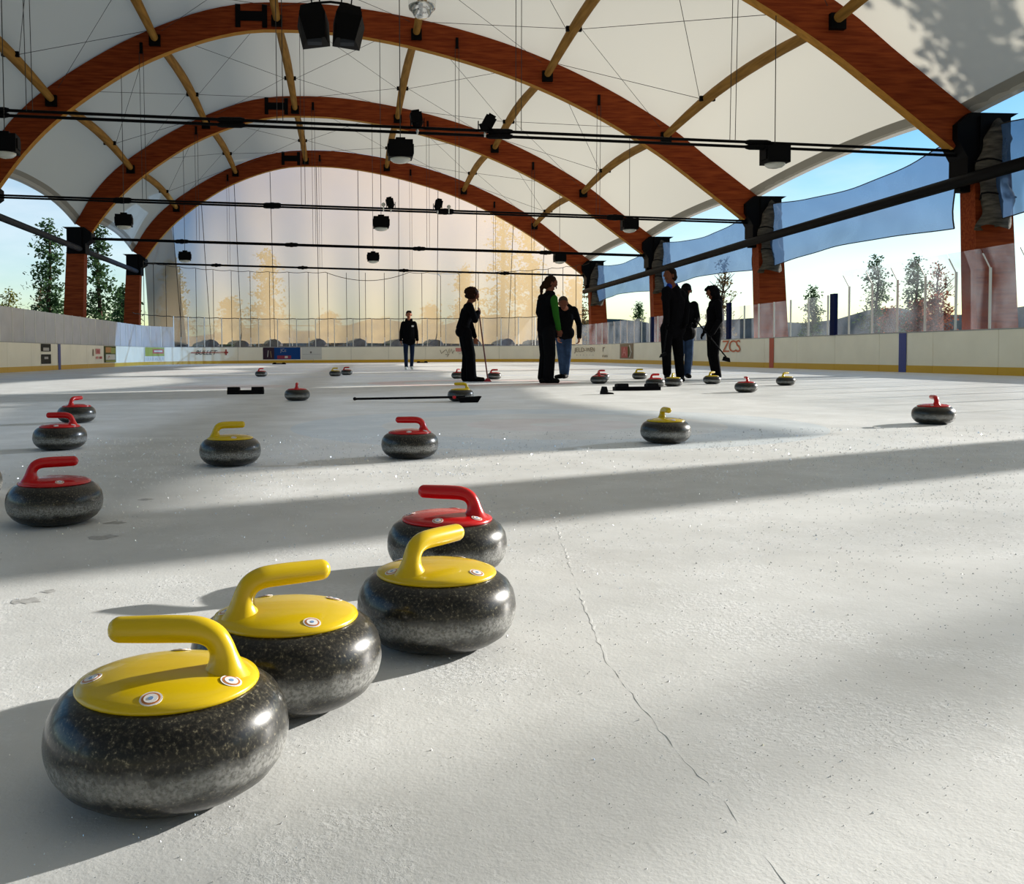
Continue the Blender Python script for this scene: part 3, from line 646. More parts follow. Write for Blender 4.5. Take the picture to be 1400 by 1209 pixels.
# ------------------------------------------------------------------ lamps, spotlights, loudspeakers
def taper_box(m, w0, d0, w1, d1, z0, z1):
    m.hexa([(-w0/2, -d0/2, z0), (w0/2, -d0/2, z0), (w0/2, d0/2, z0), (-w0/2, d0/2, z0), (-w1/2, -d1/2, z1), (w1/2, -d1/2, z1), (w1/2, d1/2, z1), (-w1/2, d1/2, z1)]); return m
hb_ = MB(); taper_box(hb_, .50, .46, .50, .46, -.16, .20); hb_.box((0, 0, .23), (.2, .2, .07)); hb_.box((-.26, 0, .02), (.03, .3, .2)); hb_.box((.26, 0, .02), (.03, .3, .2)); hb_ = hb_.mesh('housing', 'lamp_box')
ln_ = MB().lathe([(.22, -.155), (.215, -.19), (.16, -.235), (.08, -.255), (.001, -.26)], 20).mesh('lens', 'lens', True)
LR = {2: ('front', [9.36, 1.19, -6.8]), 3: ('middle', [9.48, 1.2, -6.95]), 4: ('farthest', [9.63, 1.26, -6.87])}
for a, (row, xs) in LR.items():
    for x, sd in zip(xs, ('right', 'middle', 'left')):
        o = thing('hanging_lamp', (x, YA[a]-.05, 4.76), 'black box floodlight on a wire, %s of three in the %s row' % (sd, row), 'lamp', 'box floodlights hanging below the ties', rz=.12 if sd == 'left' else 0)
        link('housing', hb_, o); link('lens', ln_, o)
        MB().tube([(0, 0, .25), (0, 0, arch_at(x, LOW)-4.76+.05)], .010, 5).build('wire', 'wire', o)
o = thing('dome_lamp', (1.62, YA[2]-.6, 7.45), 'shiny clear dome lamp hanging at the top near the loudspeakers', 'lamp')
MB().lathe([(.20, .0), (.265, .06), (.28, .12), (.25, .14)], 24).build('rim', 'chrome', o, True)
MB().lathe([(.10, -.12), (.17, -.07), (.21, .01), (.24, .08), (.20, .12)], 24).build('reflector', 'chrome', o, True)
MB().lathe([(.27, .12), (.285, .2), (.27, .42), (.12, .5)], 24).build('globe', 'glass', o, True)
MB().tube([(0, 0, .14), (0, 0, arch_at(1.6, LOW)-7.45+.4)], .012, 6).build('wire', 'wire', o)
for a, x, tilt, lab in ((2, 1.55, -.15, 'left black stage spotlight on the nearest tie pipe'), (2, 2.98, .5, 'right black stage spotlight on the nearest tie pipe'), (3, 1.52, -.2, 'left small dark spotlight on the second tie pipe'), (3, 3.05, .2, 'right small dark spotlight on the second tie pipe')):
    o = thing('spotlight', (x, YA[a]-.06, tie_z(x)+.07), lab, 'spotlight', 'spotlights clamped on the ties')
    R = Matrix.Rotation(tilt, 3, 'Y')
    m = MB(); m.box(R @ Vector((0, 0, .17)), (.24, .26, .20), R); m.box(R @ Vector((0, .02, .29)), (.16, .2, .08), R); m.build('body', 'lamp_box', o)
    MB().lathe([(.085, -.02), (.11, .04), (.13, .10)], 12, (0, 0, .0)).build('snoot', 'lamp_box', o, True)
    m = MB(); m.box((-.14, 0, .06), (.02, .04, .22)); m.box((.14, 0, .06), (.02, .04, .22)); m.box((0, 0, -.04), (.3, .04, .02)); m.build('yoke', 'steel', o)
    MB().lathe([(.02, -.16), (.035, -.11), (.02, -.05)], 8).build('clamp', 'chrome', o)
for x, lab in ((1.28, 'small silver clip light left of the left spotlight on second tie'), (3.42, 'small silver clip light right of the right spotlight on second tie')):
    o = thing('clip_light', (x, YA[3]-.05, tie_z(x)+.08), lab, 'light'); MB().ball((0, 0, .07), .065, 10).build('bulb', 'lens', o, True); MB().tube([(0, 0, -.15), (0, 0, .03)], .02, 6).build('clip', 'chrome', o)
o = thing('loudspeaker_cluster', (-.21, 18.1, 6.34), 'pair of large black loudspeakers hanging from a bar at the top', 'loudspeaker')
for s in (-1, 1):
    m = MB(); R = Matrix.Rotation(s*.14, 3, 'Y')
    pts = [(-.17, -.28, -.02), (.17, -.28, -.02), (.26, .3, -.02), (-.26, .3, -.02), (-.24, -.34, .42), (.24, -.34, .42), (.30, .3, .42), (-.30, .3, .42)]
    m.hexa([R @ Vector(p)+Vector((s*.28, 0, 0)) for p in pts])
    m.hexa([R @ Vector((p[0], p[1], p[2]))+Vector((s*.28, 0, 0)) for p in [(-.24, -.34, .42), (.24, -.34, .42), (.30, .3, .42), (-.30, .3, .42), (-.19, -.28, .60), (.19, -.28, .60), (.22, .26, .60), (-.22, .26, .60)]])
    m.build('cabinet', 'lamp_box', o)
    MB().box((s*.50, -.1, .36), (.12, .3, .26), R).build('side_horn', 'lamp_box', o)
    MB().box((s*.28+s*.02, -.16, -.05), (.26, .2, .07)).build('bottom_grille', 'steel2', o)
MB().tube([(-.55, -.25, .56), (-.3, -.25, .62), (0, -.25, .65), (.3, -.25, .62), (.55, -.25, .54)], .022, 6).build('frame_bar', 'steel', o)
for x in (-.38, -.22, .22, .42): MB().tube([(x*.9, -.25, .60), (x*1.6, .3, 3.4)], .014, 5).build('chain', 'steel', o)

# ------------------------------------------------------------------ curling stones
SR = .139
PROF = [(.001, .006), (.055, .006), (.062, .0), (.082, .002), (.104, .009), (.121, .021), (.132, .036), (.1375, .052), (.139, .064), (.1385, .078), (.135, .093), (.126, .108), (.113, .118), (.101, .122), (.001, .124)]
body_me = MB().lathe(PROF, 64).mesh('granite_body', 'granite', 60)
band = [(r+.0005, z) for r, z in spline(PROF, 160) if .028 < z < .078 and r > .1]
band_me = MB().lathe(band, 64).mesh('striking_band', 'band', 60)
capp = [(.1035, .1205), (.1055, .1235), (.104, .127), (.094, .131), (.075, .1355), (.050, .139), (.02, .1405), (.001, .1407)]
def handle_mesh(mat):
    path_ = spline([(-.0665, 0, .124), (-.0665, 0, .136), (-.0655, 0, .150), (-.062, 0, .164), (-.053, 0, .1765), (-.036, 0, .1835), (-.010, 0, .1850), (.025, 0, .1850), (.064, 0, .1850), (.070, 0, .1850)], 64)
    rad = []
    for i in range(64):
        t = i/63
        r = .0150+.021*max(0, 1-t/.24)**2.2+.0012*math.sin(PI*min(1, max(0, (t-.25)/.75)))
        if t > .92: r *= math.sqrt(max(.002, 1-((t-.92)/.08)**2))
        rad.append(r)
    return MB().tube(path_, rad, 18).mesh('handle', mat, 50)
cap_me = {m: MB().lathe(capp, 64).mesh('handle_disk', m, 60) for m in ('yellow', 'red')}
han_me = {m: handle_mesh(m) for m in ('yellow', 'red')}
def disc_me(nm, r, mat, h=.0006):
    return MB().lathe([(r, 0), (r, h), (.0005, h)], 20).mesh(nm, mat)
stk, stk_r, stk_i, stk_b = disc_me('sticker', .0125, 'sticker'), disc_me('sticker_ring', .0103, 'sticker_ring', .0010), disc_me('sticker_centre', .0078, 'sticker', .0014), disc_me('sticker_emblem', .0028, 'sticker_blue', .0018)
STONES = [  # x, y, colour, grip angle (deg), label
 (-.211, 1.131, 'yellow', 176, 'yellow handled granite curling stone in the lower left corner, nearest to the camera'),
 (-.090, 1.398, 'yellow', 24, 'yellow handled curling stone second nearest, right behind the nearest one'),
 (.156, 1.650, 'yellow', 44, 'yellow handled curling stone third nearest, just in front of a red one'),
 (.232, 2.185, 'red', 158, 'red handled curling stone partly hidden behind a large yellow handled stone'),
 (-.883, 2.971, 'red', 22, 'large red handled curling stone near the left edge of the ice'),
 (-1.548, 5.322, 'red', 182, 'red handled curling stone at left, front one of an overlapping pair'),
 (-2.033, 7.423, 'red', 70, 'red handled curling stone at left, rear one of an overlapping pair'),
 (-.532, 4.437, 'yellow', 14, 'yellow handled curling stone left of centre with handle pointing right'),
 (.310, 4.621, 'red', 172, 'red handled curling stone at centre on the edge of the blue ring'),
 (1.786, 5.173, 'yellow', 268, 'yellow handled curling stone right of centre with its handle seen end on'),
 (4.064, 6.229, 'red', 72, 'red handled curling stone standing alone in sunlight at far right'),
 (-.530, 10.53, 'red', 88, 'red handled curling stone right of the black foot hack at left'),
 (1.218, 10.03, 'yellow', 180, 'yellow handled curling stone with a black broom lying in front of it'),
 (-1.934, 22.18, 'red', 40, 'small distant red handled curling stone in front of the blue banner'),
 (-.237, 22.04, 'yellow', 22, 'small distant yellow handled curling stone, front one of a far pair'),
 (.03, 23.2, 'red', 8, 'small distant red handled curling stone, rear one of a far pair'),
 (2.903, 18.4, 'red', 2, 'red handled curling stone right of the red broom head'),
 (4.139, 15.26, 'red', 80, 'dark curling stone, front one of an overlapping pair right of the jeans man'),
 (4.594, 16.75, 'red', 10, 'reddish topped curling stone, rear one of an overlapping pair right of the jeans man'),
 (5.554, 17.57, 'yellow', 4, 'small yellow handled curling stone left of the tall man in black'),
 (4.482, 13.44, 'red', 14, 'red handled curling stone at the right end of the black foot hack'),
 (4.857, 13.74, 'yellow', 62, 'yellow handled curling stone directly in front of the tall man in black'),
 (5.796, 14.60, 'yellow', 36, 'yellow handled curling stone in front of the hooded woman'),
 (4.998, 11.48, 'red', 80, 'red handled curling stone right of the hooded woman, handle end on'),
 (6.592, 13.72, 'yellow', 30, 'yellow handled curling stone farthest right in the distance'),
 (2.27, 19.1, 'red', 60, 'curling stone almost hidden behind the woman with the broom'),
 (-1.345, 3.44, 'yellow', 120, 'curling stone cut off by the left edge of the picture'),
]
for i, (x, y, c, ang, lab) in enumerate(STONES):
    o = thing('curling_stone', (x, y, 0), lab, 'curling stone', 'curling stones on the ice', math.radians(ang))
    bd = link('granite_body', body_me, o); link('striking_band', band_me, bd)['label'] = 'pale frosted striking band'
    dk = link('handle_disk', cap_me[c], o); link('handle', han_me[c], o)
    if math.hypot(x, y) < 8:
        for a in (12, 92, 158, 274):
            q = math.radians(a); rr = .086
            def put(nm, me, par):
                s = link(nm, me, par); s.location = (rr*math.cos(q), rr*math.sin(q), .1330)
                nrm = Vector((math.cos(q)*.30, math.sin(q)*.30, 1)).normalized(); s.rotation_mode = 'QUATERNION'; s.rotation_quaternion = nrm.to_track_quat('Z', 'Y'); return s
            for nm, me in (('sticker', stk), ('sticker_ring', stk_r), ('sticker_centre', stk_i), ('sticker_emblem', stk_b)): put(nm, me, dk)

# ------------------------------------------------------------------ hacks and lying broom
def hack(x, y, lab, wd=.46, rz=0):
    o = thing('foot_hack', (x, y, 0), lab, 'hack', None, rz)
    MB().box((0, 0, .025), (wd, .14, .05)).build('base_plate', 'rubber', o)
    for s in (-1, 1):
        cx_ = s*wd*.33; h = .095
        MB().hexa([(cx_-.075, -.08, .05), (cx_+.075, -.08, .05), (cx_+.075, .09, .05), (cx_-.075, .09, .05), (cx_-.075, -.05, h), (cx_+.075, -.05, h), (cx_+.075, .07, h-.01), (cx_-.075, .07, h-.01)]).build('foot_rest', 'rubber', o)
    return o
hack(-1.28, 12.4, 'black rubber foot hack on the ice left of centre')
hack(3.88, 12.4, 'black rubber foot hack on the ice right of centre', .62)
o = thing('foot_wedge', (3.17, 11.35, 0), 'small black rubber wedge on the ice left of the right hack', 'wedge', None, .25)
MB().hexa([(-.055, -.06, 0), (.075, -.06, 0), (.075, .06, 0), (-.055, .06, 0), (-.055, -.05, .035), (.07, -.05, .018), (.07, .05, .018), (-.055, .05, .035)]).build('base', 'rubber', o)
MB().hexa([(-.055, -.05, .03), (.0, -.05, .03), (.0, .05, .03), (-.055, .05, .03), (-.04, -.04, .095), (-.015, -.04, .095), (-.015, .04, .095), (-.04, .04, .095)]).build('upright', 'rubber', o)
hack(-3.4, 49.6, 'tiny far black foot hack below the blue banner', .7); hack(4.2, 52.0, 'tiny far black foot hack right of the walking man', .6)
o = thing('curling_broom', (.62, 10.0, 0), 'black curling broom lying on the ice in front of a yellow handled stone', 'broom')
MB().tube([(-.52, .03, .035), (.62, -.20, .055)], .0125, 10).build('pole', 'pole', o, True); MB().ball((-.525, .03, .036), .019, 8).build('end_cap', 'pole', o, True)
MB().hexa([(.56, -.28, 0), (.74, -.28, 0), (.74, -.20, 0), (.56, -.20, 0), (.53, -.29, .05), (.78, -.29, .065), (.76, -.21, .065), (.55, -.21, .05)]).build('head', 'rubber', o)
MB().tube([(.50, -.19, .053), (.505, -.22, .053)], .016, 10).build('red_badge', 'reddot', o)

# ------------------------------------------------------------------ people
def capsule(mb, p0, p1, r0, r1, n=14, fl=None):
    p0, p1 = Vector(p0), Vector(p1); d = p1-p0
    if d.length < 1e-5: d = Vector((0, 0, 1e-4))
    t = d.normalized(); pts, rs = [], []
    for a in (90, 65, 40, 15): q = math.radians(a); pts.append(p0-t*r0*math.sin(q)); rs.append(max(1e-4, r0*math.cos(q)))
    for a in (15, 40, 65, 90): q = math.radians(a); pts.append(p1+t*r1*math.sin(q)); rs.append(max(1e-4, r1*math.cos(q)))
    mb.tube(pts, rs, n, flat=fl)
def hand_bones(w, d, lat, curl, m, grip=0):
    w, d, lat, curl = Vector(w), Vector(d).normalized(), Vector(lat).normalized(), Vector(curl).normalized(); out = []
    for k in (-.022, 0, .022): out.append((w+lat*k*.6, w+d*.075+lat*k, .018, .0165, m))
    for k, ln in ((-.032, .80), (-.011, .95), (.011, 1.0), (.032, .9)):
        a = w+d*.080+lat*k; b = a+(d*(1-grip*.7)+curl*(.25+grip)).normalized()*.042*ln; c = b+(d*(.55-grip*1.2)+curl*(.6+grip*.4)).normalized()*.036*ln
        out += [(a, b, .0098, .0092, m), (b, c, .0092, .0080, m)]
    a = w+d*.022+lat*.026; b = a+(d*.6+lat*.7+curl*.35).normalized()*.042; c = b+(d*.8+lat*.1+curl*.6).normalized()*.032
    return out+[(a, b, .0125, .0108, m), (b, c, .0105, .009, m)]
def person(name, loc, label, bones, mat_order, children=(), vox=.0085):
    o = thing(name, loc, label, 'person', 'people on the ice')
    mb = MB()
    for b in bones: capsule(mb, b[0], b[1], b[2], b[3], fl=b[5] if len(b) > 5 else None)
    me = bpy.data.meshes.new('raw'); me.from_pydata(mb.v, [], mb.f); ob = bpy.data.objects.new('raw', me); col.objects.link(ob)
    md = ob.modifiers.new('r', 'REMESH'); md.mode = 'VOXEL'; md.voxel_size = vox; md.use_smooth_shade = True
    ms = ob.modifiers.new('s', 'SMOOTH'); ms.factor = .5; ms.iterations = 3
    dg = bpy.context.evaluated_depsgraph_get(); fin = bpy.data.meshes.new_from_object(ob.evaluated_get(dg)); bpy.data.objects.remove(ob)
    fin.name = 'body'; fin.materials.clear()
    for x in mat_order: fin.materials.append(mats[x])
    nf = len(fin.polygons); ce = np.empty(nf*3); fin.polygons.foreach_get('center', ce); ce = ce.reshape(-1, 3)
    best = np.full(nf, 1e9); idx = np.zeros(nf, int)
    for b in bones:
        p0, p1 = np.array(b[0], float), np.array(b[1], float); d = p1-p0; L = max(1e-9, d @ d)
        t = np.clip((ce-p0) @ d/L, 0, 1); dist = np.linalg.norm(ce-p0-t[:, None]*d, axis=1)-(b[2]+(b[3]-b[2])*t)
        k_ = dist < best; best[k_] = dist[k_]; idx[k_] = mat_order.index(b[4])
    fin.polygons.foreach_set('material_index', idx.tolist()); fin.polygons.foreach_set('use_smooth', [True]*nf); fin.update()
    body = link('body', fin, o)
    return o
def blob_mesh(blobs, vox=.012, jitter=0, seed=0):
    mb = MB()
    for p0, p1, r0, r1 in blobs: capsule(mb, p0, p1, r0, r1, 12)
    me = bpy.data.meshes.new('raw'); me.from_pydata(mb.v, [], mb.f); ob = bpy.data.objects.new('raw', me); col.objects.link(ob)
    md = ob.modifiers.new('r', 'REMESH'); md.mode = 'VOXEL'; md.voxel_size = vox; md.use_smooth_shade = True
    dg = bpy.context.evaluated_depsgraph_get(); fin = bpy.data.meshes.new_from_object(ob.evaluated_get(dg)); bpy.data.objects.remove(ob)
    if jitter:
        rnd = random.Random(seed)
        for v in fin.vertices:
            n_ = v.normal; v.co = v.co+n_*jitter*(math.sin(v.co.x*140+v.co.z*90)*.5+math.sin(v.co.y*120-v.co.z*150)*.5+rnd.uniform(-.3, .3))
    fin.polygons.foreach_set('use_smooth', [True]*len(fin.polygons)); return fin
def hair(o, blobs, m, jitter=.004, nm='hair'):
    me = blob_mesh(blobs, .010, jitter); me.name = nm; me.materials.clear(); me.materials.append(mats[m]); return link(nm, me, o)
def head_bones(c, f, s=1.0, sk='skin'):
    """c: centre of the skull, f: facing direction (unit, world)"""
    c, f = Vector(c), Vector(f).normalized(); up_ = Vector((0, 0, 1)); up_ = (up_-f*up_.dot(f)).normalized(); r_ = f.cross(up_)
    B = [(c+up_*.030*s-f*.012*s, c+up_*.030*s+f*.015*s, .090*s, .082*s, sk), (c-up_*.02*s+f*.02*s, c-up_*.075*s+f*.045*s, .068*s, .040*s, sk),
         (c+f*.09*s+up_*.002*s, c+f*.112*s-up_*.032*s, .011*s, .014*s, sk), (c+f*.094*s+up_*.025*s-r_*.04*s, c+f*.094*s+up_*.025*s+r_*.04*s, .012*s, .012*s, sk),
         (c+f*.085*s-up_*.062*s-r_*.018*s, c+f*.085*s-up_*.062*s+r_*.018*s, .011*s, .011*s, 'skin_dark')]
    for q in (-1, 1):
        B.append((c+r_*q*.088*s-up_*.02*s, c+r_*q*.092*s+up_*.02*s, .013*s, .016*s, sk))
        B.append((c+f*.086*s+up_*.008*s+r_*q*.032*s, c+f*.088*s+up_*.008*s+r_*q*.034*s, .009*s, .009*s, 'skin_dark'))
    return B
def limb(a, b, c, r, m):      # two-segment tapering limb
    return [(a, b, r[0], r[1], m), (b, c, r[1], r[2], m)]
def torso(hips, chest, shl, shr, hl, hr, r, m, mp):
    hips, chest, shl, shr, hl, hr = map(Vector, (hips, chest, shl, shr, hl, hr)); mid = hips.lerp(chest, .5)
    return [(hips, mid, r[0], r[1], m), (mid, chest, r[1], r[2], m), (chest, (shl+shr)/2, r[2], r[2]*.62, m), (shl, chest.lerp(shl, .3), .072, r[2]*.8, m), (shr, chest.lerp(shr, .3), .072, r[2]*.8, m),
            (hl, hr, .098, .098, mp), (Vector(hl).lerp(hips, .5), hips, .10, .11, mp)]

# A: man walking towards the camera
Bn = []; hl, hr = (-.10, 0, .93), (.10, 0, .93)
Bn += torso((0, 0, 1.02), (0, .0, 1.34), (-.17, 0, 1.475), (.17, 0, 1.475), hl, hr, (.165, .165, .160), 'black', 'jeans2')
Bn += [((-.07, 0, .96), (-.06, 0, 1.38), .135, .13, 'black'), ((.07, 0, .96), (.06, 0, 1.38), .135, .13, 'black'), ((-.13, 0, 1.47), (0, 0, 1.54), .07, .07, 'black'), ((.13, 0, 1.47), (0, 0, 1.54), .07, .07, 'black')]
Bn += [((-.07, 0, .90), (.07, 0, .90), .140, .140, 'black')]
Bn += limb((-.10, 0, .90), (-.11, -.10, .50), (-.095, -.08, .11), (.095, .070, .058), 'jeans2') + limb((.10, 0, .90), (.10, .02, .50), (.09, .18, .13), (.095, .070, .058), 'jeans2')
Bn += [((-.095, -.06, .05), (-.12, -.25, .045), .048, .042, 'shoe_w'), ((.09, .20, .07), (.10, .04, .045), .048, .042, 'shoe_w')]
Bn += limb((-.19, 0, 1.455), (-.245, .03, 1.20), (-.262, -.03, .95), (.070, .062, .050), 'black') + limb((.19, 0, 1.455), (.242, .02, 1.20), (.262, -.02, .95), (.070, .062, .050), 'black')
Bn += hand_bones((-.264, -.03, .92), (0, -.1, -1), (0, -1, 0), (.6, -.3, 0), 'skin', .4) + hand_bones((.264, -.02, .92), (0, -.1, -1), (0, -1, 0), (-.6, -.3, 0), 'skin', .4)
Bn += [((0, 0, 1.53), (0, -.01, 1.64), .062, .056, 'skin'), ((-.07, .0, 1.575), (.07, .0, 1.575), .055, .055, 'black')] + head_bones((0, -.02, 1.735), (0, -1, -.05))
pa = person('person', (2.02, 30.2, 0), 'person in black jacket, jeans and white shoes walking towards the camera', Bn, ['black', 'jeans2', 'skin', 'skin_dark', 'shoe_w'])
hair(pa, [((0, .02, 1.79), (0, .03, 1.78), .096, .094), ((-.03, -.05, 1.825), (.04, -.05, 1.825), .050, .050), ((0, .06, 1.72), (0, .05, 1.76), .070, .08)], 'hair_d')
MB().box((.11, -.172, 1.38), (.07, .012, .05)).build('chest_badge', 'sticker', pa)

# B: woman leaning on an upright broom, facing right
Bn = []
Bn += torso((-.09, .0, .98), (-.02, .0, 1.24), (.01, .16, 1.35), (.01, -.16, 1.35), (-.08, .09, .90), (-.08, -.09, .90), (.125, .112, .118), 'black', 'black')
Bn += [((-.115, .07, .90), (-.115, -.07, .90), .108, .108, 'black'), ((-.03, 0, 1.12), (.04, 0, 1.27), .10, .095, 'black')]
Bn += limb((-.06, .09, .88), (.0, .10, .48), (-.02, .10, .10), (.112, .095, .092), 'black') + limb((-.05, -.09, .88), (.03, -.10, .48), (.045, -.10, .10), (.112, .095, .095), 'black')
Bn += [((-.02, .10, .05), (.16, .10, .035), .055, .04, 'shoe_b'), ((.05, -.10, .05), (.25, -.11, .038), .055, .042, 'shoe_b'), ((.045, -.10, .20), (.05, -.10, .08), .088, .10, 'black'), ((-.03, .1, .2), (-.02, .1, .08), .088, .1, 'black')]
Bn += limb((.02, -.18, 1.34), (.10, -.23, 1.10), (.165, -.13, 1.235), (.066, .058, .048), 'black') + limb((.0, .18, 1.33), (.08, .23, 1.06), (.145, .16, .82), (.062, .052, .044), 'black')
Bn += hand_bones((.165, -.12, 1.245), (.4, .8, .35), (0, -.3, 1), (.5, .7, -.5), 'skin_dark', .9) + hand_bones((.15, .16, .79), (.15, -.05, -1), (1, 0, 0), (0, -1, 0), 'skin', .4)
Bn += [((.02, 0, 1.38), (.06, 0, 1.47), .060, .054, 'skin_dark')] + head_bones((.105, 0, 1.545), (.86, 0, -.5), .95, 'skin_dark')
pb = person('person', (2.20, 17.0, 0), 'person in black with curly brown hair leaning on an upright broom', Bn, ['black', 'skin', 'skin_dark', 'shoe_b'])
rz = random.Random(8); bl = [((.07, 0, 1.58), (.08, 0, 1.60), .115, .11)]
for i in range(34):
    a, e = rz.uniform(0, 2*PI), rz.uniform(-.5, 1.3); q = Vector((math.cos(a)*math.cos(e)*.10+.06, math.sin(a)*math.cos(e)*.10, math.sin(e)*.10+1.575))
    if q.x > .14 and q.z < 1.58: continue
    bl.append((q, q+Vector((0, 0, .01)), .038, .034))
hair(pb, bl, 'hair_b', .006)
o = thing('curling_broom', (2.20, 16.86, 0), 'upright curling broom with red head held by the curly haired person', 'broom')
MB().tube([(.175, .02, 1.33), (.335, -.02, .05)], .013, 8).build('pole', 'pole_red', o, True)
MB().hexa([(.27, -.06, 0), (.40, -.06, 0), (.40, .02, 0), (.27, .02, 0), (.305, -.04, .06), (.36, -.04, .06), (.36, 0, .06), (.305, 0, .06)]).build('head', 'broom_red', o)

# C: woman with ponytail and green sleeves
Bn = []
Bn += torso((-.03, 0, .98), (-.01, 0, 1.28), (-.07, .13, 1.44), (.05, -.15, 1.43), (-.04, .09, .92), (-.01, -.09, .92), (.145, .150, .155), 'black', 'black')
Bn += [((-.02, 0, .93), (-.02, 0, 1.05), .165, .16, 'black'), ((-.09, .02, 1.2), (-.07, .02, 1.36), .11, .11, 'black')]
Bn += limb((-.04, .09, .88), (-.02, .10, .48), (-.06, .10, .10), (.12, .095, .092), 'charcoal') + limb((0, -.09, .88), (.02, -.09, .48), (-.005, -.09, .10), (.12, .098, .095), 'charcoal')
Bn += [((-.06, .1, .05), (.07, .1, .035), .055, .042, 'shoe_b'), ((-.03, -.09, .05), (.14, -.12, .036), .055, .042, 'shoe_b'), ((-.13, -.09, .04), (-.03, -.09, .05), .04, .05, 'shoe_b')]
Bn += limb((.07, -.18, 1.41), (.10, -.20, 1.14), (.16, -.13, .92), (.066, .056, .045), 'green') + limb((-.06, .16, 1.42), (.05, .20, 1.12), (.17, .08, .95), (.062, .054, .044), 'green')
Bn += hand_bones((.165, -.125, .90), (.2, .1, -1), (1, 0, 0), (0, 1, 0), 'skin_dark', .3) + hand_bones((.18, .07, .93), (.3, -.2, -.9), (1, 0, 0), (0, -1, 0), 'skin_dark', .3)
Bn += [((.0, 0, 1.46), (.03, 0, 1.58), .062, .055, 'skin_dark'), ((.0, -.06, 1.50), (.08, -.02, 1.50), .055, .05, 'black')] + head_bones((.065, 0, 1.67), (.85, -.15, -.42), .98, 'skin_dark')
pcn = person('person', (3.40, 15.8, 0), 'person with ponytail in black vest with green sleeves', Bn, ['black', 'charcoal', 'green', 'skin_dark', 'shoe_b'])
hair(pcn, [((.045, 0, 1.715), (.055, 0, 1.72), .102, .098), ((-.02, 0, 1.66), (.02, 0, 1.68), .080, .085), ((-.075, 0, 1.655), (-.10, 0, 1.61), .028, .036), ((-.10, 0, 1.61), (-.105, 0, 1.50), .036, .022)], 'hair_b', .003)

# D: man in jeans bending forward
Bn = []
Bn += torso((.02, .06, .96), (.06, -.03, 1.20), (-.12, -.04, 1.36), (.20, -.02, 1.36), (-.06, .08, .88), (.10, .08, .88), (.155, .155, .150), 'black', 'jeans')
Bn += [((-.03, .07, .90), (.09, .07, .90), .150, .150, 'black'), ((.16, .0, 1.34), (.05, 0, 1.42), .09, .09, 'black')]
Bn += limb((-.05, .08, .80), (-.04, .03, .46), (.01, .12, .10), (.098, .074, .062), 'jeans') + limb((.10, .08, .80), (.09, .02, .46), (.075, .10, .10), (.098, .074, .062), 'jeans')
Bn += [((.01, .12, .05), (-.15, -.02, .035), .05, .04, 'shoe_b'), ((.075, .1, .05), (.0, -.05, .036), .05, .042, 'shoe_b')]
Bn += limb((.22, -.02, 1.34), (.315, -.02, 1.06), (.29, -.12, .82), (.074, .060, .050), 'black') + limb((-.13, -.04, 1.34), (-.21, -.08, 1.06), (-.17, -.22, .84), (.074, .060, .050), 'black')
Bn += hand_bones((.285, -.13, .80), (-.1, -.2, -1), (0, -1, 0), (-1, 0, 0), 'skin', .35) + hand_bones((-.165, -.23, .82), (.1, -.2, -1), (0, -1, 0), (1, 0, 0), 'skin', .35)
Bn += [((.02, -.08, 1.38), (-.03, -.17, 1.43), .062, .058, 'skin')] + head_bones((-.055, -.22, 1.47), (-.15, -.70, -.70), 1.0, 'skin_dark')
pd = person('person', (4.30, 18.5, 0), 'person in black sweater and blue jeans bending forward beside the ponytailed person', Bn, ['black', 'jeans', 'skin', 'skin_dark', 'shoe_b'])
hair(pd, [((-.05, -.19, 1.525), (-.055, -.22, 1.527), .096, .094), ((-.04, -.13, 1.47), (-.04, -.13, 1.50), .08, .08)], 'hair_g')

# E: tall man seen from behind, one foot raised
Bn = []
Bn += torso((.0, 0, 1.02), (.05, 0, 1.36), (-.13, -.08, 1.57), (.22, .10, 1.56), (-.09, -.02, .95), (.10, .04, .95), (.175, .170, .170), 'black', 'black')
Bn += [((-.04, 0, .90), (.06, .02, .90), .175, .175, 'black'), ((-.08, 0, 1.45), (.14, .04, 1.48), .12, .12, 'black')]
Bn += limb((-.11, -.02, .88), (-.16, -.16, .50), (-.085, .02, .16), (.115, .085, .075), 'black') + limb((.08, .04, .90), (.11, .0, .48), (.165, .06, .09), (.115, .09, .075), 'black')
Bn += [((-.085, .02, .09), (-.14, -.14, .05), .052, .042, 'shoe_b'), ((.165, .06, .05), (.14, -.12, .036), .052, .044, 'shoe_b')]
Bn += limb((-.15, -.09, 1.55), (-.165, -.16, 1.24), (-.195, -.26, 1.0), (.078, .064, .052), 'black') + limb((.24, .1, 1.54), (.26, .05, 1.24), (.20, -.1, 1.02), (.078, .064, .052), 'black')
Bn += hand_bones((-.20, -.27, .98), (-.1, -.2, -1), (0, -1, 0), (1, 0, 0), 'black', .9) + hand_bones((.195, -.12, 1.0), (-.3, -.3, -.8), (0, -1, 0), (-1, 0, 0), 'black', .5)
Bn += [((.0, 0, 1.62), (-.035, -.02, 1.72), .066, .060, 'skin_dark'), ((-.07, -.03, 1.645), (.06, .03, 1.65), .052, .054, 'bluecollar')] + head_bones((-.065, -.03, 1.815), (-.88, -.40, -.22), 1.02, 'skin_dark')
pe = person('person', (5.62, 15.95, 0), 'tall person in black coat with blue collar, one heel lifted', Bn, ['black', 'skin_dark', 'shoe_b', 'bluecollar'])
hair(pe, [((-.045, -.02, 1.865), (-.035, -.01, 1.865), .104, .10), ((-.0, .0, 1.80), (-.01, .0, 1.83), .082, .085)], 'hair_d')
o = thing('curling_broom', (5.42, 15.66, 0), 'dark curling broom hanging down at the left of the tall person', 'broom')
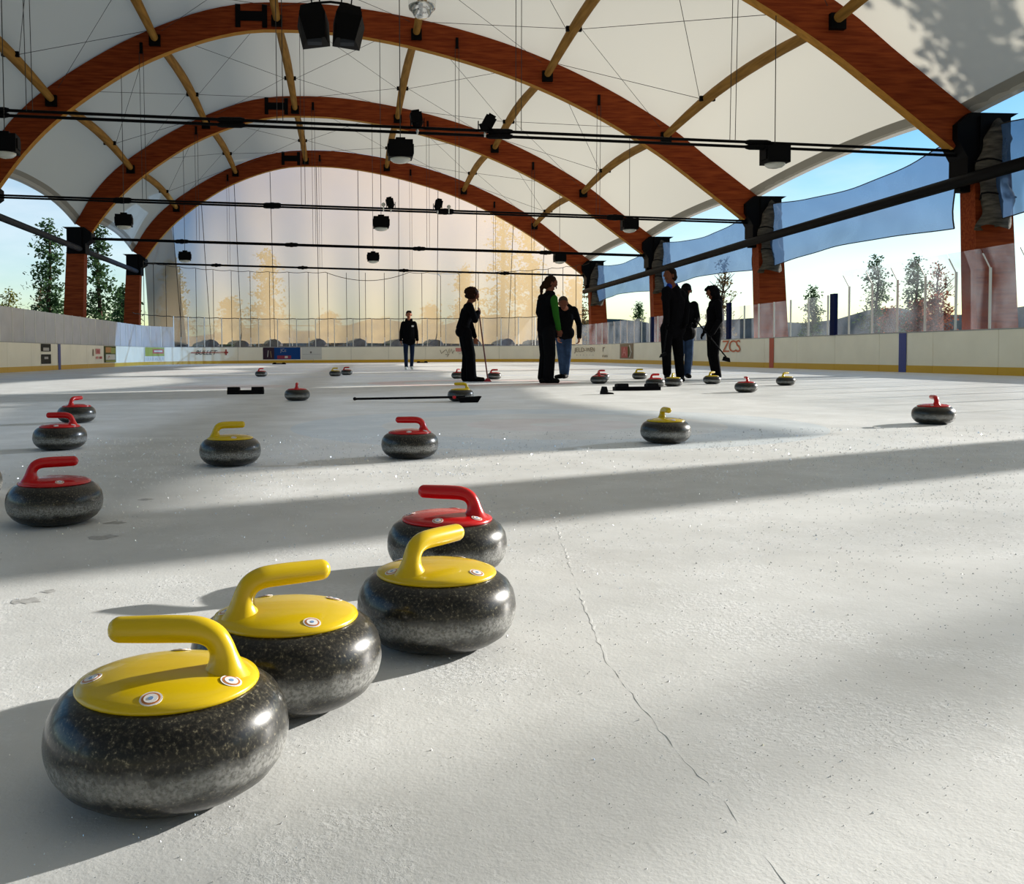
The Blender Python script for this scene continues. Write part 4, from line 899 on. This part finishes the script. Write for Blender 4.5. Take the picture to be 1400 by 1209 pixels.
MB().tube([(.02, .0, 1.02), (-.075, -.06, .50)], .013, 8).build('pole', 'pole', o, True)
MB().hexa([(-.14, -.1, .42), (-.02, -.08, .46), (-.02, .0, .46), (-.14, -.02, .42), (-.11, -.09, .48), (-.03, -.08, .51), (-.03, -.01, .51), (-.11, -.02, .48)]).build('head', 'rubber', o)

# F: man in cap and jeans behind E
Bn = []
Bn += torso((-.02, 0, .98), (.03, 0, 1.26), (-.16, 0, 1.45), (.19, 0, 1.44), (-.09, 0, .90), (.09, 0, .90), (.165, .165, .165), 'black', 'jeans')
Bn += [((-.05, 0, .88), (.05, 0, .88), .172, .172, 'black')]
Bn += limb((-.10, 0, .84), (-.10, -.04, .46), (-.10, 0, .09), (.105, .082, .07), 'jeans') + limb((.09, 0, .84), (.08, -.03, .46), (.07, .02, .09), (.105, .085, .072), 'jeans')
Bn += [((-.1, 0, .05), (-.12, -.18, .036), .05, .042, 'shoe_b'), ((.07, .02, .05), (.05, -.16, .036), .05, .042, 'shoe_b')]
Bn += limb((.20, 0, 1.42), (.235, -.05, 1.16), (.12, -.22, 1.02), (.082, .070, .055), 'black') + limb((-.18, 0, 1.43), (-.23, -.05, 1.15), (-.1, -.2, 1.02), (.078, .066, .052), 'black')
Bn += [((.21, .06, 1.44), (.262, .02, 1.22), .062, .056, 'rust')]
Bn += hand_bones((.10, -.24, 1.02), (-.8, -.3, 0), (0, 0, 1), (0, -1, 0), 'black', .6) + hand_bones((-.08, -.22, 1.02), (.8, -.3, 0), (0, 0, 1), (0, -1, 0), 'black', .6)
Bn += [((.0, 0, 1.48), (.02, -.02, 1.60), .064, .058, 'skin_dark')] + head_bones((.03, -.03, 1.69), (-.25, -.92, -.28), 1.0, 'skin_dark')
pf = person('person', (6.62, 18.1, 0), 'person in dark cap, black jacket and blue jeans half hidden behind the tall one', Bn, ['black', 'jeans', 'rust', 'skin_dark', 'shoe_b'])
hair(pf, [((.03, -.01, 1.755), (.03, -.01, 1.76), .104, .10), ((.01, -.12, 1.735), (.0, -.15, 1.725), .04, .03), ((-.04, -.11, 1.735), (.06, -.12, 1.735), .035, .035)], 'black', .001, 'cap')

# G: hooded woman facing left, broom held slanting
Bn = []
Bn += torso((.03, 0, .95), (.02, 0, 1.22), (.03, -.14, 1.36), (.05, .14, 1.36), (.03, -.08, .88), (.03, .08, .88), (.135, .135, .135), 'black', 'black')
Bn += [((.03, 0, .84), (.03, 0, .98), .145, .145, 'black'), ((.10, 0, 1.36), (.09, 0, 1.44), .085, .075, 'black')]
Bn += limb((.02, -.08, .82), (-.01, -.08, .46), (.06, -.08, .09), (.112, .088, .07), 'black') + limb((.03, .08, .82), (.02, .08, .46), (.09, .08, .09), (.112, .085, .068), 'black')
Bn += [((.06, -.08, .05), (-.07, -.10, .036), .05, .04, 'shoe_b'), ((.09, .08, .05), (-.04, .08, .036), .05, .04, 'shoe_b')]
Bn += limb((.03, -.17, 1.34), (.04, -.21, 1.06), (-.09, -.21, .84), (.066, .056, .046), 'black') + limb((.05, .17, 1.34), (.03, .2, 1.06), (-.10, .1, .88), (.066, .056, .046), 'black')
Bn += hand_bones((-.12, -.215, .80), (-.6, -.1, -.7), (0, -1, 0), (.6, .3, -.6), 'black', .9) + hand_bones((-.12, .09, .86), (-.6, -.3, -.6), (0, -1, 0), (0, 0, -1), 'black', .6)
Bn += [((.03, 0, 1.40), (.0, 0, 1.50), .064, .058, 'black')] + head_bones((-.02, 0, 1.545), (-.88, -.1, -.40), .95, 'skin_dark')
pg = person('person', (6.44, 16.2, 0), 'person in black hood and trousers holding a slanting broom at right', Bn, ['black', 'skin_dark', 'shoe_b'])
hair(pg, [((.0, 0, 1.575), (.01, 0, 1.565), .112, .11), ((.04, 0, 1.50), (.06, 0, 1.42), .095, .085), ((-.08, 0, 1.625), (-.125, 0, 1.60), .05, .032)], 'black', .002, 'hood')
o = thing('curling_broom', (6.44, 15.95, 0), 'dark curling broom held slanting by the hooded person', 'broom')
MB().tube([(-.43, -.03, 1.08), (.15, .02, .42)], .013, 8).build('pole', 'pole', o, True)
MB().hexa([(.09, -.03, .36), (.21, -.03, .33), (.21, .05, .33), (.09, .05, .36), (.11, -.02, .43), (.2, -.02, .40), (.2, .04, .40), (.11, .04, .43)]).build('head', 'rubber', o)

# ------------------------------------------------------------------ trees and hills
def pine_mesh(seed, h, wd, n_br=70, base=.18, size=.34, open_=.5):
    r = random.Random(seed); vs, fs = [], []
    for i in range(n_br):
        t = base+(1-base)*((i+r.random())/n_br); z = h*t; L = wd*(1-t)**.7*r.uniform(.35, 1.1)+.12; a = r.uniform(0, 2*PI)
        dr = r.uniform(-.25, .18)
        for c in range(max(2, int(5*L/wd+2))):
            q = (c+1)/max(2, int(5*L/wd+2)); cx_, cy_, cz = math.cos(a)*L*q, math.sin(a)*L*q, z+dr*L*q+r.uniform(-.1, .1)
            for _ in range(9):
                p = Vector((cx_+r.gauss(0, size*.6), cy_+r.gauss(0, size*.6), cz+r.gauss(0, size*.35)))
                d1 = Vector((r.gauss(0, 1), r.gauss(0, 1), r.gauss(0, .6))).normalized()*size*r.uniform(.4, .8); d2 = Vector((r.gauss(0, 1), r.gauss(0, 1), r.gauss(0, 1))).normalized()*size*r.uniform(.15, .3)
                b = len(vs); vs += [tuple(p-d1*.5), tuple(p+d2), tuple(p+d1*.5), tuple(p-d2)]; fs.append((b, b+1, b+2, b+3))
    m = MB(); m.v = vs; m.f = fs; m.m = [0]*len(fs); return m
def trunk_mesh(h, r0, seed=0, limbs=0, wd=1):
    r = random.Random(seed); m = MB(); m.tube([(r.gauss(0, .03)*i, r.gauss(0, .03)*i, h*i/6-.15) for i in range(7)], [r0*(1-.13*i) for i in range(7)], 8)
    for i in range(limbs):
        z = h*r.uniform(.25, .95); a = r.uniform(0, 2*PI); L = wd*(1-.6*z/h)*r.uniform(.5, 1)
        p = [(0, 0, z), (math.cos(a)*L*.5, math.sin(a)*L*.5, z+L*.35), (math.cos(a+.3)*L, math.sin(a+.3)*L, z+L*.9)]
        m.tube(p, [r0*.35, r0*.22, r0*.08], 5)
        for q in range(2): m.tube([p[1], (p[1][0]+r.uniform(-.5, .5)*L, p[1][1]+r.uniform(-.5, .5)*L, p[1][2]+L*.6)], [r0*.16, r0*.05], 4)
    return m
def tree(name, x, y, h, wd, label, seed, leaf='pine', n_br=70, base=.18, size=.34, limbs=0, group='trees outside the rink', r0=None):
    o = thing(name, (x, y, -.13), label, 'tree', group)
    pine_mesh(seed, h, wd, n_br, base, size).build('foliage', leaf, o)['kind'] = 'stuff'
    trunk_mesh(h*.97, r0 or h*.016+.05, seed, limbs, wd).build('trunk', 'bark', o, True)
    return o
tree('pine_tree', -18.45, 62, 9.0, 2.1, 'tall open crowned pine left of the left columns', 1, n_br=75, base=.2, size=.42)
tree('pine_tree', -16.4, 66, 9.4, 1.8, 'tall pine between the two left columns', 2, n_br=85, base=.1, size=.42)
tree('pine_tree', -17.8, 78, 5.2, 1.9, 'low dark evergreen beside the foot of the middle left column', 3, n_br=60, base=.05, size=.4)
tree('pine_tree', -23.6, 70, 5.3, 1.5, 'small yellow green tree at the left edge above the boards', 4, 'olive', 50, .05, .3)
tree('pine_tree', -22.4, 73, 5.7, 1.0, 'small brownish tree second from the left edge', 5, 'brown_leaf', 50, .05, .28)
tree('pine_tree', -20.9, 70, 4.6, 1.6, 'low dark bush at the foot of the tall left pine', 6, 'pine', 50, .02, .32)
tree('pine_tree', -24.4, 64, 4.2, 1.3, 'low orange yellow bush at the left edge', 7, 'olive', 40, .02, .28)
BK = [(-14.2, 80, 8.2, 2.0), (-6.4, 80, 9.1, 2.4), (-10.2, 86, 5.6, 2.0), (13.4, 80, 14.4, 2.9), (16.3, 83, 11.5, 2.2), (10.9, 86, 8.4, 2.0), (7.6, 84, 4.8, 1.2), (-1.5, 90, 4.4, 3.0), (3.6, 92, 3.9, 3.0), (20.5, 84, 7.2, 2.6), (-18.8, 84, 6.5, 2.2)]
BT = ['leftmost pale tree shape behind the tan curtain', 'broad tree shape left of centre behind the tan curtain', 'small tree shape between two larger ones behind the curtain left half', 'tallest tree shape behind the tan curtain at right', 'tree shape right of the tallest one behind the curtain', 'tree shape left of the tallest one behind the curtain', 'small square tree top behind the curtain above the walking man', 'low bush shape behind the curtain left of the walking man', 'low bush shape behind the curtain near the walking man', 'rightmost tree shape behind the tan curtain', 'tree just left of the curtain behind the far left column']
for i, (x, y, h, wd) in enumerate(BK): tree('pine_tree', x, y, h, wd, BT[i], 20+i, ['pine', 'brown_leaf'][i % 2], 85, .06, .5)
tree('pine_tree', 40.2, 69.0, 7.8, 2.0, 'left of the two dark pines seen beside the nearest right column', 40, n_br=80, base=.1, size=.36)
tree('pine_tree', 40.2, 63.9, 7.2, 2.0, 'right of the two dark pines seen beside the nearest right column', 41, n_br=80, base=.1, size=.36)
tree('bare_tree', 40.0, 61.0, 6.6, 2.0, 'reddish half bare tree beside the nearest right column', 42, 'rust_leaf', 26, .3, .3, limbs=16)
tree('pine_tree', 45, 88, 6.8, 1.5, 'small dark pine above the navy padded post', 43, n_br=70, base=.1, size=.4)
tree('pine_tree', 45, 143, 8.2, 1.6, 'tiny distant pine under the farthest shade screen', 44, n_br=60, base=.3, size=.5)
tree('pine_tree', 36, 88, 9.5, 2.6, 'pale half bare tree behind the group of three players', 45, 'brown_leaf', 26, .25, .4, limbs=22)
for i, (x, y, h) in enumerate(((38, 60, 3.9), (38.5, 64, 3.6), (37.5, 57.5, 4.2))):
    tree('autumn_bush', x, y, h, 1.9, ['middle rust red bush behind the right glass', 'left rust red bush behind the right glass', 'right rust red bush behind the right glass'][i], 50+i, 'rust_leaf', 60, .02, .36)
tree('pine_tree', 26.2, 24.3, 13.2, 3.2, 'big tree outside the right edge casting dappled shade on the roof', 60, n_br=95, base=.6, size=.55)
tree('bare_tree', 31.0, 14.2, 11.0, 2.6, 'bare tree outside the right edge near the camera', 61, 'brown_leaf', 8, .6, .2, limbs=13)
m = MB(); rz = random.Random(5)
N = 140; ringp = []
for i in range(N):
    a = PI*1.15*i/(N-1)-.25; R0 = 150+20*math.sin(i*.2)
    h = 5.4+1.1*math.sin(i*.31)+.8*math.sin(i*1.3)+.45*rz.random()
    for rr, zz in ((R0, -.3), (R0+12, h), (R0+60, h*.5), (R0+60, -.4)): m.v.append((rr*math.cos(a), rr*math.sin(a), zz))
for i in range(N-1):
    for j in range(3): m.f.append((4*i+j, 4*i+4+j, 4*i+5+j, 4*i+1+j)); m.m.append(0)
tag(m.build('hillside', 'hill'), 'distant blue green wooded hillside along the horizon', kind='structure')
